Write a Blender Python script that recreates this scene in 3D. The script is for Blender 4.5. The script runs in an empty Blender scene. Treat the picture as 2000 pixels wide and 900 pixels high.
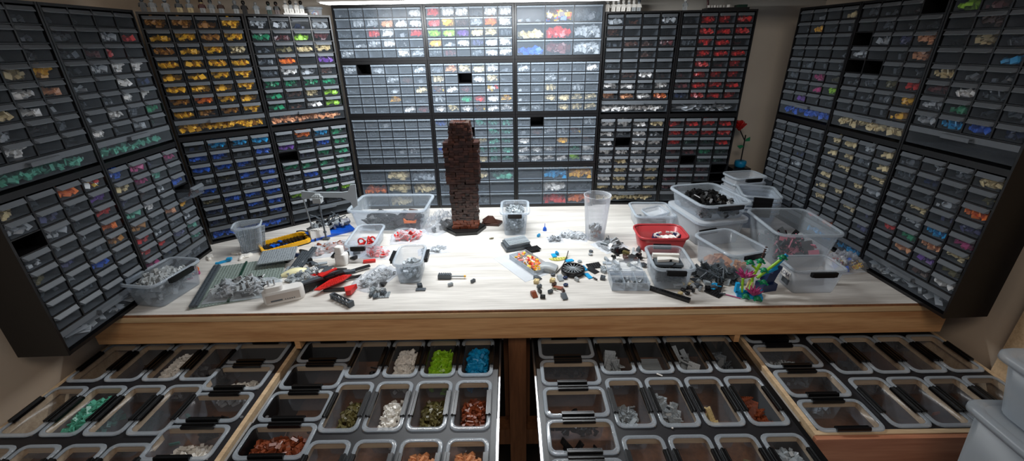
import bpy, math, random
from mathutils import Vector, Matrix, Euler
R_ = math.radians
SC = bpy.context.scene
COL = SC.collection

# ------------------------------------------------------------------ camera
F_PX, PITCH, ROLL, CAM_Z = 835.12, -23.798, 0.8807, 0.7149   # metres; table top is z = 0
_c, _s = math.cos(R_(PITCH)), math.sin(R_(PITCH))
_f, _u, _r = Vector((0, _c, _s)), Vector((0, -_s, _c)), Vector((1, 0, 0))
_cr, _sr = math.cos(R_(ROLL)), math.sin(R_(ROLL))
_R2 = _r * _cr - _u * _sr
_U2 = _r * _sr + _u * _cr
cam_d = bpy.data.cameras.new('camera'); cam = bpy.data.objects.new('camera', cam_d); COL.objects.link(cam)
cam_d.sensor_width = 36; cam_d.lens = F_PX / 2000 * 36; cam_d.clip_start = 0.02; cam_d.clip_end = 50
m = Matrix.Identity(4)
for i in range(3):
    m[i][0] = _R2[i]; m[i][1] = _U2[i]; m[i][2] = -_f[i]
m[2][3] = CAM_Z
cam.matrix_world = m
SC.camera = cam

def ray(u, v):
    return _R2 * ((u - 1000) / F_PX) + _U2 * (-(v - 450) / F_PX) + _f
def at(u, v, z=0.0):
    d = ray(u, v); t = (z - CAM_Z) / d.z
    return Vector((d.x * t, d.y * t, z))
def aty(u, v, y):
    d = ray(u, v); t = y / d.y
    return Vector((d.x * t, y, CAM_Z + d.z * t))

# ------------------------------------------------------------------ world, light, exposure
SC.view_settings.view_transform = 'Standard'
SC.view_settings.look = 'None'
SC.view_settings.exposure = 0.0
SC.view_settings.gamma = 1.0
SC.view_settings.use_curve_mapping = False
SC.cycles.transparent_max_bounces = 24
SC.cycles.max_bounces = 7
SC.cycles.caustics_reflective = False
SC.cycles.caustics_refractive = False
SC.cycles.sample_clamp_indirect = 4.0
W = bpy.data.worlds.new('world'); SC.world = W; W.use_nodes = True
W.node_tree.nodes['Background'].inputs[0].default_value = (0.80, 0.88, 1.0, 1)
W.node_tree.nodes['Background'].inputs[1].default_value = 0.19
LED_POWER = 28.0

def area(name, loc, rot, sx, sy, power, col):
    d = bpy.data.lights.new(name, 'AREA'); d.shape = 'RECTANGLE'; d.size = sx; d.size_y = sy
    d.energy = power; d.color = col
    o = bpy.data.objects.new(name, d); COL.objects.link(o); o.location = loc; o.rotation_euler = rot
    return o
# the light that hangs over the bench (its housing is built with the things)
area('bench_light', (-0.12, 1.60, 0.8365), (R_(16), 0, 0), 0.96, 0.05, LED_POWER, (0.93, 0.97, 1.0))
# dim warm fill light added overhead behind the camera, no visible lamp there
area('room_fill', (0.1, -0.35, 1.55), (R_(38), 0, 0), 0.9, 0.5, 9.0, (1.0, 0.86, 0.73))

# ------------------------------------------------------------------ materials
def lin(c):
    c = c / 255.0
    return c / 12.92 if c <= 0.04045 else ((c + 0.055) / 1.055) ** 2.4
def rgb(r, g, b): return (lin(r), lin(g), lin(b), 1)

def nt(name):
    mt = bpy.data.materials.new(name); mt.use_nodes = True
    t = mt.node_tree; return mt, t, t.nodes, t.links, t.nodes['Principled BSDF']

def plastic(name, c, rough=0.35, var=0.25, spec=0.5):
    mt, t, N, L, P = nt(name)
    P.inputs['Roughness'].default_value = rough
    P.inputs['Specular IOR Level'].default_value = spec
    if var:
        g = N.new('ShaderNodeNewGeometry'); h = N.new('ShaderNodeHueSaturation')
        mr = N.new('ShaderNodeMapRange'); mr.inputs[3].default_value = 1 - var; mr.inputs[4].default_value = 1 + var * .6
        L.new(g.outputs['Random Per Island'], mr.inputs[0]); L.new(mr.outputs[0], h.inputs['Value'])
        h.inputs['Color'].default_value = c; L.new(h.outputs[0], P.inputs['Base Color'])
    else:
        P.inputs['Base Color'].default_value = c
    return mt

def multi(name, cols, rough=0.35):
    mt, t, N, L, P = nt(name)
    g = N.new('ShaderNodeNewGeometry'); r = N.new('ShaderNodeValToRGB'); r.color_ramp.interpolation = 'CONSTANT'
    e = r.color_ramp.elements
    while len(e) < len(cols): e.new(0.5)
    for i, c in enumerate(cols):
        e[i].position = i / len(cols); e[i].color = c
    L.new(g.outputs['Random Per Island'], r.inputs[0]); L.new(r.outputs[0], P.inputs['Base Color'])
    P.inputs['Roughness'].default_value = rough
    return mt

def clear(name, fac, c=(0.8, 0.85, 0.9, 1), rough=0.2, edge=0.45):
    """thin translucent plastic: mostly see-through, milky by fac, more opaque at grazing angles"""
    mt, t, N, L, P = nt(name)
    P.inputs['Base Color'].default_value = c; P.inputs['Roughness'].default_value = rough
    P.inputs['Specular IOR Level'].default_value = 0.6
    tr = N.new('ShaderNodeBsdfTransparent'); tr.inputs[0].default_value = (0.97, 0.98, 1, 1)
    lw = N.new('ShaderNodeLayerWeight'); lw.inputs[0].default_value = 0.35
    mr = N.new('ShaderNodeMapRange'); mr.inputs[3].default_value = fac; mr.inputs[4].default_value = min(1, fac + edge)
    mx = N.new('ShaderNodeMixShader'); L.new(lw.outputs['Facing'], mr.inputs[0]); L.new(mr.outputs[0], mx.inputs[0])
    L.new(tr.outputs[0], mx.inputs[1]); L.new(P.outputs[0], mx.inputs[2])
    L.new(mx.outputs[0], N['Material Output'].inputs[0])
    return mt

def wood(name, c1, c2, scale=(1, 14, 14), rough=0.5, knots=False, fine=8.0):
    mt, t, N, L, P = nt(name)
    tc = N.new('ShaderNodeTexCoord'); mp = N.new('ShaderNodeMapping'); mp.inputs['Scale'].default_value = scale
    L.new(tc.outputs['Object'], mp.inputs[0])
    n1 = N.new('ShaderNodeTexNoise'); n1.inputs['Scale'].default_value = 1.6; n1.inputs['Detail'].default_value = 6
    n2 = N.new('ShaderNodeTexNoise'); n2.inputs['Scale'].default_value = fine; n2.inputs['Detail'].default_value = 4
    L.new(mp.outputs[0], n1.inputs[0]); L.new(mp.outputs[0], n2.inputs[0])
    ad = N.new('ShaderNodeMath'); ad.operation = 'ADD'; L.new(n1.outputs[0], ad.inputs[0])
    ml = N.new('ShaderNodeMath'); ml.operation = 'MULTIPLY'; ml.inputs[1].default_value = 0.6
    L.new(n2.outputs[0], ml.inputs[0]); L.new(ml.outputs[0], ad.inputs[1])
    r = N.new('ShaderNodeValToRGB'); r.color_ramp.elements[0].position = 0.55; r.color_ramp.elements[1].position = 1.0
    r.color_ramp.elements[0].color = c1; r.color_ramp.elements[1].color = c2
    L.new(ad.outputs[0], r.inputs[0])
    out = r.outputs[0]
    if knots:
        m2 = N.new('ShaderNodeMapping'); m2.inputs['Scale'].default_value = (1.0, 1.6, 1.6); L.new(tc.outputs['Object'], m2.inputs[0])
        vo = N.new('ShaderNodeTexVoronoi'); vo.inputs['Scale'].default_value = 4.2; L.new(m2.outputs[0], vo.inputs[0])
        r2 = N.new('ShaderNodeValToRGB'); r2.color_ramp.elements[0].position = 0.03; r2.color_ramp.elements[1].position = 0.075
        r2.color_ramp.elements[0].color = (1, 1, 1, 1); r2.color_ramp.elements[1].color = (0, 0, 0, 1)
        L.new(vo.outputs['Distance'], r2.inputs[0])
        mx = N.new('ShaderNodeMixRGB'); L.new(r2.outputs[0], mx.inputs[0]); L.new(out, mx.inputs[1])
        mx.inputs[2].default_value = (c1[0] * .35, c1[1] * .3, c1[2] * .3, 1); out = mx.outputs[0]
    L.new(out, P.inputs['Base Color']); P.inputs['Roughness'].default_value = rough
    return mt

def matte(name, c, rough=0.9, noise=0.06, scale=6):
    mt, t, N, L, P = nt(name)
    n = N.new('ShaderNodeTexNoise'); n.inputs['Scale'].default_value = scale; n.inputs['Detail'].default_value = 5
    tc = N.new('ShaderNodeTexCoord'); L.new(tc.outputs['Object'], n.inputs[0])
    mr = N.new('ShaderNodeMapRange'); mr.inputs[3].default_value = 1 - noise * 2; mr.inputs[4].default_value = 1 + noise * 2
    h = N.new('ShaderNodeHueSaturation'); h.inputs['Color'].default_value = c
    L.new(n.outputs[0], mr.inputs[0]); L.new(mr.outputs[0], h.inputs['Value']); L.new(h.outputs[0], P.inputs['Base Color'])
    P.inputs['Roughness'].default_value = rough
    return mt

M = {}
BR = dict(Y=('yellow', rgb(235, 175, 30)), y=('dull orange-yellow', rgb(165, 110, 35)), O=('bright orange', rgb(240, 120, 30)), R=('red', rgb(200, 35, 30)),
          r=('dark red', rgb(85, 32, 34)), B=('blue', rgb(20, 85, 190)), n=('navy blue', rgb(22, 40, 78)), C=('azure', rgb(20, 150, 205)),
          G=('green', rgb(10, 130, 85)), d=('dark green', rgb(18, 55, 42)), L=('lime green', rgb(150, 205, 45)), o=('dark olive', rgb(95, 88, 50)),
          W=('white', rgb(235, 232, 225)), w=('pale grey', rgb(165, 170, 172)), g=('dark grey', rgb(75, 82, 88)), k=('black', rgb(18, 18, 20)),
          b=('dark brown', rgb(70, 42, 32)), T=('tan', rgb(215, 195, 145)), N=('peach', rgb(215, 150, 105)), P=('purple', rgb(105, 60, 150)),
          v=('slate violet', rgb(70, 72, 110)), M=('magenta', rgb(170, 50, 110)), A=('sea green', rgb(85, 165, 140)), p=('pink', rgb(235, 140, 160)),
          K=('shiny black', rgb(12, 12, 13)), E=('rust brown', rgb(125, 60, 32)), s=('light bluish grey', rgb(150, 158, 163)), q=('greenish grey', rgb(135, 148, 142)))
BR['u'] = ('deep brown', rgb(52, 30, 24))
for k_, (n_, c_) in BR.items(): M[k_] = plastic('brick_' + n_.replace(' ', '_'), c_)
M['u'] = plastic('brick_deep_brown', rgb(58, 33, 25), .25, .6)
NAME = {k_: v_[0] for k_, v_ in BR.items()}
NAME['m'] = 'mixed coloured'; M['m'] = multi('brick_mixed', [rgb(200, 40, 35), rgb(235, 190, 40), rgb(235, 235, 230), rgb(30, 90, 190), rgb(90, 60, 50)])
NAME['x'] = 'pink and white'; M['x'] = multi('brick_pink_mix', [rgb(220, 60, 110), rgb(235, 235, 230), rgb(120, 190, 200), rgb(30, 30, 35)])
NAME['Q'] = 'grey and black'; M['Q'] = multi('brick_grey_mix', [rgb(150, 158, 163), rgb(90, 95, 98), rgb(200, 203, 205), rgb(30, 30, 32), rgb(165, 170, 172)])
NAME['J'] = 'black and pink'; M['J'] = multi('brick_black_pink', [rgb(20, 20, 22), rgb(35, 35, 38), rgb(235, 130, 150), rgb(25, 25, 25)])
M['black'] = plastic('cabinet_black', rgb(11, 11, 13), 0.38, 0)
M['blackmatte'] = plastic('drawer_tray_black', rgb(32, 31, 34), 0.45, 0)
M['clip'] = plastic('clip_black', rgb(14, 14, 15), 0.3, 0)
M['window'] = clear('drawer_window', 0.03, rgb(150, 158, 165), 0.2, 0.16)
M['window_c'] = clear('drawer_window_lamplit', 0.10, rgb(165, 178, 190), 0.25, 0.2)  # milkier, lighter copy: the lamp's glow in the middle drawers is in the plastic
M['lip_c'] = clear('drawer_lip_lamplit', 0.42, rgb(150, 162, 172), 0.35, 0.2)  # lamp reflection on the middle drawers' grips put into a lighter colour
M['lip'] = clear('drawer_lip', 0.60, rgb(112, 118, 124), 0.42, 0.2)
M['tub'] = clear('tub_plastic', 0.04, rgb(205, 215, 222), 0.15, 0.5)
M['boxwall'] = clear('storage_box_wall', 0.025, rgb(170, 175, 180), 0.1, 0.3)
M['tubmilky'] = clear('tub_milky', 0.20, rgb(215, 220, 224), 0.3, 0.5)
M['tubwhite'] = clear('tub_white', 0.42, rgb(190, 200, 208), 0.3, 0.3)
M['rim'] = clear('rim_plastic', 0.27, rgb(190, 200, 208), 0.10, 0.55)
M['cup'] = clear('cup_plastic', 0.10, rgb(225, 228, 232), 0.3, 0.5)
M['bag'] = clear('bag_plastic', 0.08, rgb(225, 230, 235), 0.08, 0.6)
M['redtub'] = clear('red_tub', 0.82, rgb(190, 62, 66), 0.3, 0.15)
M['laminate'] = wood('laminate_oak', rgb(180, 175, 168), rgb(224, 220, 213), (1.2, 16, 16), 0.45)
M['pine'] = wood('pine', rgb(188, 132, 84), rgb(232, 182, 128), (1.5, 22, 22), 0.55, True)
M['pine_pale'] = wood('pine_pale', rgb(205, 168, 122), rgb(235, 205, 160), (1.5, 22, 22), 0.5)  # pale pine; the light its ledge catches is also in the colour
M['ply'] = wood('plywood_edge', rgb(190, 160, 125), rgb(225, 198, 160), (2, 30, 30), 0.5)
M['darkwood'] = wood('brown_wood', rgb(105, 68, 44), rgb(150, 100, 66), (14, 14, 1.2), 0.5)
M['panelwood'] = wood('reddish_wood', rgb(172, 110, 82), rgb(214, 152, 118), (1.0, 12, 12), 0.45)
M['wall'] = matte('wall_paint', rgb(212, 204, 192), 0.9)
M['wallside'] = matte('wall_side_paint', rgb(205, 188, 168), 0.9)
M['ceil'] = matte('ceiling_paint', rgb(110, 104, 98), 0.9)
M['floor'] = matte('floor_dark', rgb(60, 52, 46), 0.7, 0.15)
M['metal'] = plastic('steel', rgb(190, 192, 195), 0.3, 0); M['metal'].node_tree.nodes['Principled BSDF'].inputs['Metallic'].default_value = 0.9
M['whiteplastic'] = plastic('white_plastic', rgb(228, 226, 222), 0.35, 0)
M['soil'] = plastic('dark_parts', rgb(35, 35, 38), 0.5, 0)
e_, t_, N_, L_, P_ = nt('led_diffuser'); P_.inputs['Emission Color'].default_value = (0.95, 0.98, 1, 1); P_.inputs['Emission Strength'].default_value = 12
M['led'] = e_

# ------------------------------------------------------------------ mesh helpers
class MB:
    def __init__(s): s.v, s.f, s.m, s.sm = [], [], [], []
    def add(s, vs, fs, mat=0, smooth=False):
        o = len(s.v); s.v += [tuple(x) for x in vs]
        for f in fs: s.f.append(tuple(i + o for i in f)); s.m.append(mat); s.sm.append(smooth)
        return s
    def box(s, c, d, rot=None, mat=0, taper=(1, 1)):
        x, y, z = d[0] / 2, d[1] / 2, d[2] / 2
        vs = [Vector((a * x * (taper[0] if e > 0 else 1), b * y * (taper[1] if e > 0 else 1), e * z)) for e in (-1, 1) for b in (-1, 1) for a in (-1, 1)]
        if rot is not None: vs = [rot @ q for q in vs]
        c = Vector(c)
        return s.add([q + c for q in vs], [(0, 2, 3, 1), (4, 5, 7, 6), (0, 1, 5, 4), (2, 6, 7, 3), (0, 4, 6, 2), (1, 3, 7, 5)], mat)
    def b2(s, x0, x1, y0, y1, z0, z1, mat=0):
        return s.box(((x0 + x1) / 2, (y0 + y1) / 2, (z0 + z1) / 2), (abs(x1 - x0), abs(y1 - y0), abs(z1 - z0)), None, mat)
    def cyl(s, p0, p1, r0, r1=None, n=10, mat=0, caps=True):
        p0, p1 = Vector(p0), Vector(p1); r1 = r0 if r1 is None else r1
        a = (p1 - p0).normalized(); q = a.orthogonal().normalized(); w = a.cross(q)
        vs = []
        for p, r in ((p0, r0), (p1, r1)):
            for i in range(n):
                t = 2 * math.pi * i / n; vs.append(p + (q * math.cos(t) + w * math.sin(t)) * r)
        s.add(vs, [(i, (i + 1) % n, n + (i + 1) % n, n + i) for i in range(n)], mat, True)
        if caps: s.add(vs, [tuple(range(n))[::-1], tuple(range(n, 2 * n))], mat)
        return s
    def prism(s, pts, z0, z1, M4=None, mat=0):
        n = len(pts); vs = [Vector((x, y, z0)) for x, y in pts] + [Vector((x, y, z1)) for x, y in pts]
        if M4 is not None: vs = [M4 @ q for q in vs]
        return s.add(vs, [tuple(range(n))[::-1], tuple(range(n, 2 * n))] + [(i, (i + 1) % n, n + (i + 1) % n, n + i) for i in range(n)], mat)
    def loft(s, rings, mat=0, cap0=True, cap1=True, smooth=True):
        n = len(rings[0]); vs = [q for r in rings for q in r]
        fs = [(k * n + i, k * n + (i + 1) % n, (k + 1) * n + (i + 1) % n, (k + 1) * n + i) for k in range(len(rings) - 1) for i in range(n)]
        s.add(vs, fs, mat, smooth)
        e = []
        if cap0: e.append(tuple(range(n))[::-1])
        if cap1: e.append(tuple(range((len(rings) - 1) * n, len(rings) * n)))
        if e: s.add(vs, e, mat)
        return s
    def lathe(s, prof, n=24, c=(0, 0, 0), mat=0):
        rings = [[Vector((c[0] + r * math.cos(2 * math.pi * i / n), c[1] + r * math.sin(2 * math.pi * i / n), c[2] + z)) for i in range(n)] for r, z in prof]
        return s.loft(rings, mat)
    def mesh(s, name):
        me = bpy.data.meshes.new(name); me.from_pydata(s.v, [], s.f)
        me.polygons.foreach_set('material_index', s.m); me.polygons.foreach_set('use_smooth', s.sm)
        me.update(); return me

def rrect(w, d, r, z, cx=0, cy=0, k=4):
    out = []; r = min(r, w / 2 - 1e-4, d / 2 - 1e-4)
    for (sx, sy, a0) in ((1, -1, -90), (1, 1, 0), (-1, 1, 90), (-1, -1, 180)):
        for i in range(k + 1):
            a = R_(a0 + 90 * i / k)
            out.append(Vector((cx + sx * (w / 2 - r) + r * math.cos(a), cy + sy * (d / 2 - r) + r * math.sin(a), z)))
    return out

def tag(o, label=None, cat=None, group=None, kind=None):
    if label: o['label'] = label
    if cat: o['category'] = cat
    if group: o['group'] = group
    if kind: o['kind'] = kind
    return o
def ob(name, mb, mats, parent=None, loc=(0, 0, 0), rot=(0, 0, 0), scale=None):
    me = mb.mesh(name) if isinstance(mb, MB) else mb
    if not isinstance(mats, (list, tuple)): mats = [mats]
    if not me.materials:
        for _ in mats: me.materials.append(None)
    o = bpy.data.objects.new(name, me); COL.objects.link(o)
    for i, a in enumerate(mats):
        o.material_slots[i].link = 'OBJECT'; o.material_slots[i].material = a
    o.parent = parent; o.location = loc; o.rotation_euler = rot
    if scale: o.scale = scale
    return o
def empty(name, loc=(0, 0, 0), rz=0.0, label=None, cat=None, group=None):
    o = bpy.data.objects.new(name, None); COL.objects.link(o); o.empty_display_size = 0.02
    o.location = loc; o.rotation_euler = (0, 0, rz); return tag(o, label, cat, group)
def struct(name, mb, mat):
    o = ob(name, mb, mat); o['kind'] = 'structure'; return o
def rotm(rng, full=True):
    return Euler((rng.uniform(-3, 3), rng.uniform(-3, 3), rng.uniform(-3, 3)) if full else (rng.uniform(-.5, .5), rng.uniform(-.5, .5), rng.uniform(-3, 3))).to_matrix()
ORD = ['zeroth', 'first', 'second', 'third', 'fourth', 'fifth', 'sixth', 'seventh', 'eighth', 'ninth', 'tenth', 'eleventh', 'twelfth', 'thirteenth', 'fourteenth', 'fifteenth', 'sixteenth', 'seventeenth', 'eighteenth', 'nineteenth', 'twentieth']
def ordn(n): return ORD[n] if n < len(ORD) else (['', '', 'twenty', 'thirty', 'forty'][n // 10] + '-' + ORD[n % 10] if n % 10 else ['', '', 'twentieth', 'thirtieth', 'fortieth'][n // 10])

# ------------------------------------------------------------------ toy brick pieces
def brick_into(mb, nx, ny, h, c, rot, studs=True, mat=0, n=6):
    """a studded toy brick nx by ny studs (8 mm) and h high, origin in its base centre"""
    c = Vector(c)
    mb.box(c + rot @ Vector((0, 0, h / 2)), (nx * .008 - .0002, ny * .008 - .0002, h), rot, mat)
    if studs:
        for i in range(nx):
            for j in range(ny):
                p = Vector(((i - (nx - 1) / 2) * .008, (j - (ny - 1) / 2) * .008, h))
                mb.cyl(c + rot @ p, c + rot @ (p + Vector((0, 0, .0017))), .0024, n=n, mat=mat)

def pile(w, d, h, n, seed, kinds=((1, 2, .0096), (2, 2, .0032), (1, 4, .0032), (2, 3, .0096)), studs=False, mound=0.5, flat=False, long=1.0):
    rng = random.Random(seed); mb = MB()
    for i in range(n):
        a, b, hh = rng.choice(kinds)
        mg = max(a, b) * .003
        x = rng.uniform(-w / 2 + mg, w / 2 - mg); y = rng.uniform(-d / 2 + mg, d / 2 - mg)
        top = h * (1 - mound * min(1, ((2 * x / w) ** 2 + (2 * y / d) ** 2) * .7))
        z = .003 + (top - .010) * (1 - rng.random() ** 2.2 * .8 if i > n * .2 else rng.random())
        brick_into(mb, a, b, hh, (x, y, max(.004, z)), rotm(rng, not flat), studs and z > top * .4)
    mx, my = w / 2 - .001, d / 2 - .001
    mb.v = [(max(-mx, min(mx, x)), max(-my, min(my, y)), max(.0, z)) for x, y, z in mb.v]
    return mb.mesh('pile')

# ================================================================== THE ROOM
TF = 1.0505                                # y of the bench front edge
struct('floor', MB().b2(-1.6, 1.8, -1.2, 2.1, -.92, -.90), M['floor'])
struct('wall_back', MB().b2(-1.5, 1.45, 2.06, 2.12, -.90, 1.6), M['wall'])
struct('wall_left', MB().b2(-1.36, -1.295, -.35, 2.06, -.90, 1.6), M['wallside'])
struct('wall_right', MB().b2(1.360, 1.43, .2, 2.06, -.90, 1.6), M['wallside'])
struct('ceiling', MB().b2(-1.5, 1.45, .9, 2.12, 1.30, 1.36), M['ceil'])
o = struct('trim_1', MB().box((0, 0, 0), (1.3, .34, .06)), M['ceil'])   # sloping roof boxing above the right half
o.location = (.98, 1.90, .915); o.rotation_euler = (0, R_(4.0), 0)
o = struct('trim_2', MB().b2(1.335, 1.3599, .87, .93, -.90, 1.2), M['ply'])
o = struct('trim_3', MB().b2(1.340, 1.3599, .60, .83, -.90, 1.2), M['darkwood'])
o = struct('baseboard_left', MB().b2(-1.2949, -1.275, -.3, 1.0, -.90, -.80), M['darkwood'])

# bench
bench = empty('workbench', (0, TF, 0), 0, 'long workbench of pale oak laminate on a pine frame', 'workbench')
def bpart(name, mb, mat): return ob(name, mb, mat, bench, (0, -TF, 0))
bpart('worktop', MB().b2(-1.255, 1.29, TF, 2.058, -.006, 0), M['laminate'])
bpart('edge_strip', MB().b2(-1.255, 1.29, TF - .0025, TF, -.007, -.001), M['darkwood'])
bpart('pine_edge', MB().b2(-1.252, 1.288, TF - .007, 2.058, -.022, -.0071), M['pine_pale'])
bpart('front_beam', MB().b2(-1.250, 1.285, TF - .002, TF + .05, -.102, -.0221), M['pine'])
bpart('leg', MB().b2(-.017, .039, TF + .03, TF + .09, -.90, -.1021), M['darkwood'])
bpart('leg', MB().b2(-1.25, -1.20, TF + .40, TF + .45, -.90, -.1021), M['darkwood'])
bpart('leg', MB().b2(1.285, 1.235, TF + .40, TF + .45, -.90, -.1021), M['darkwood'])
bpart('cross_rail', MB().b2(-.16, .20, TF + .04, TF + .10, -.60, -.53), M['darkwood'])
bpart('divider_board', MB().b2(-.034, -.020, TF + .1001, 1.95, -.53, -.1021), M['darkwood'])
bpart('divider_board', MB().b2(.042, .054, TF + .1001, 1.95, -.53, -.1021), M['darkwood'])
bpart('divider_board', MB().b2(-.664, -.648, TF + .002, 1.95, -.132, -.1021), M['pine'])
bpart('divider_board', MB().b2(.670, .686, TF + .002, 1.95, -.132, -.1021), M['pine'])
bpart('back_board', MB().b2(-1.25, 1.28, 1.96, 1.975, -.60, -.0221), M['darkwood'])

# ================================================================== DRAWER CABINETS
WA, HA, DA = .30, .4099, .128
AX0, ACW = .0075, (.30 - .015) / 4          # first column, column pitch
AZT, AP, AWZ = .4099 - .009, .0415, .050    # top of the rows, row pitch, height of the wide drawer
def body_a():
    mb = MB()
    mb.b2(.001, .0065, 0, DA, 0, HA); mb.b2(WA - .0065, WA - .001, 0, DA, 0, HA)
    mb.b2(.0065, WA - .0065, .001, DA, HA - .007, HA); mb.b2(.0065, WA - .0065, .001, DA, 0, .009)
    mb.b2(.0065, WA - .0065, DA - .006, DA, .009, HA - .007)
    zb = AZT - 8 * AP
    for i in range(1, 9):
        z = AZT - i * AP; mb.b2(.0065, WA - .0065, .002, DA - .006, z - .0015, z + .0015)
    for c in range(1, 4):
        x = AX0 + c * ACW; mb.b2(x - .002, x + .002, .0012, DA - .006, zb, HA - .007)
    return mb.mesh('cabinet_body')
def drawer_a(w, h, d):
    """origin bottom front centre; +y goes into the cabinet"""
    mb = MB(); t = .0016
    mb.b2(-w / 2, w / 2, .003, .003 + t, .001, h - .010)
    mb.b2(-w / 2, w / 2, .003 + t, d, .001, .001 + t)
    mb.b2(-w / 2, -w / 2 + t, .003 + t, d, .001 + t, h - .006)
    mb.b2(w / 2 - t, w / 2, .003 + t, d, .001 + t, h - .006)
    return mb.mesh('drawer')
def lip_a(w, h):
    """awning shaped finger grip along the top of the drawer"""
    mb = MB(); x = w / 2; ins = min(.004, w * .06)
    pr = [(.0045, h - .0015), (.003, h - .0005), (-.0050, h - .0095), (-.0050, h - .0115), (.003, h - .0105)]
    n = len(pr)
    L = [Vector((-x + (ins if y < 0 else 0), y, z)) for y, z in pr]; Rr = [Vector((x - (ins if y < 0 else 0), y, z)) for y, z in pr]
    mb.add(L + Rr, [tuple(range(n))[::-1], tuple(range(n, 2 * n))] + [(i, (i + 1) % n, n + (i + 1) % n, n + i) for i in range(n)])
    return mb.mesh('handle')
def lip_wide(w, h):
    mb = MB()
    mb.b2(-w / 2, w / 2, .0015, .0045, h - .016, h - .001)
    mb.b2(-w * .13, w * .13, -.010, .0015, h - .008, h - .005); mb.b2(-w * .13, w * .13, -.010, -.008, h - .016, h - .008)
    return mb.mesh('handle')
DWA, DHA = ACW - .0085, AP - .0035
DWW, DHW = WA - .017, AWZ
me_body_a = body_a(); me_dr_a = drawer_a(DWA, DHA, .11); me_lip_a = lip_a(DWA, DHA)
me_dr_w = drawer_a(DWW, DHW, .11); me_lip_w = lip_wide(DWW, DHW)
KS = ((1, 2, .0096), (2, 2, .0032), (1, 4, .0032), (1, 1, .0096), (1, 3, .0032), (2, 2, .0096))
PA = [pile(DWA - .005, .056, hh, nn, 10 + i, KS, mound=.12) for i, (hh, nn) in enumerate([(.019, 30), (.024, 34), (.027, 38), (.031, 44), (.022, 32), (.016, 22)])]
PLOW = [pile(DWA - .010, .045, .009, nn, 40 + i, KS, mound=.9) for i, nn in enumerate((4, 6, 3))]
PW = [pile(DWW - .008, .06, hh, nn, 50 + i, KS) for i, (hh, nn) in enumerate([(.028, 130), (.036, 160), (.020, 80)])]
LONG = ((1, 10, .0032), (2, 8, .0032), (1, 6, .0096))
PWL = [pile(DWW - .008, .07, .02, 34, 60, LONG, flat=True)]

def rest(cell):   # how a code fills its drawer: (colour key, fullness) or None
    return cell
SPR = random.Random(77)
def fill(cab_name, wall_loc, wall_rot, x, z, code, pile_sets, y, label_pos, group, widelabel=None):
    if code in '.X': return
    rng = SPR
    if code in 'kg':
        if rng.random() < (.45 if code == 'k' else .15): return
        me = rng.choice(pile_sets[1] if rng.random() < .7 else pile_sets[0])
    elif code in 'wvdrbno':
        me = rng.choice(pile_sets[0] if rng.random() < .65 else pile_sets[1])
    else: me = rng.choice(pile_sets[0])
    key = code
    if code == 'k' and rng.random() < .5: key = 'g'
    Mx = Matrix.Translation(wall_loc) @ Matrix.Rotation(wall_rot, 4, 'Z')
    p = Mx @ Vector((x, y, z))
    o = ob('brick_pile', me, M[key], None, p, (0, 0, wall_rot + (math.pi if rng.random() < .5 else 0)))
    nm = NAME[key]
    tag(o, f'{nm} toy bricks in {label_pos}', 'toy bricks', group, 'stuff')

def cabinet_a(frame, idx, level, rows, wide, label, short, skipdr=(), pulled=()):
    (ox, oy), ang = frame; a = R_(ang)
    loc = Vector((ox + idx * WA * math.cos(a), oy + idx * WA * math.sin(a), level * HA))
    cab = empty('drawer_cabinet', loc, a, label, 'drawer cabinet', 'drawer cabinets')
    ob('body', me_body_a, M['black'], cab)
    for r, row in enumerate(rows):
        z = AZT - (r + 1) * AP + .0017
        for c, code in enumerate(row):
            if code == 'X': continue
            x = AX0 + (c + .5) * ACW
            dy = 0
            if (r, c) in pulled: dy = -.052
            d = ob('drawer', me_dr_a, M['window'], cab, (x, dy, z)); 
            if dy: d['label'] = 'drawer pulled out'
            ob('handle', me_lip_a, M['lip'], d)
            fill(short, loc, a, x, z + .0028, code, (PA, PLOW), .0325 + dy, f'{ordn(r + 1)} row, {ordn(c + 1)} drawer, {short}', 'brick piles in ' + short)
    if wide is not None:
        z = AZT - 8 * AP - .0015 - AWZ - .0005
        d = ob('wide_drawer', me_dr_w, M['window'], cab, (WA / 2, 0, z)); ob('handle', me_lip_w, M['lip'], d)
        if wide != '.':
            fill(short, loc, a, WA / 2, z + .0028, wide, (PWL if wide in 'wt' else PW, PW), .038, f'the wide bottom drawer, {short}', 'brick piles in ' + short)
    return cab

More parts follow.
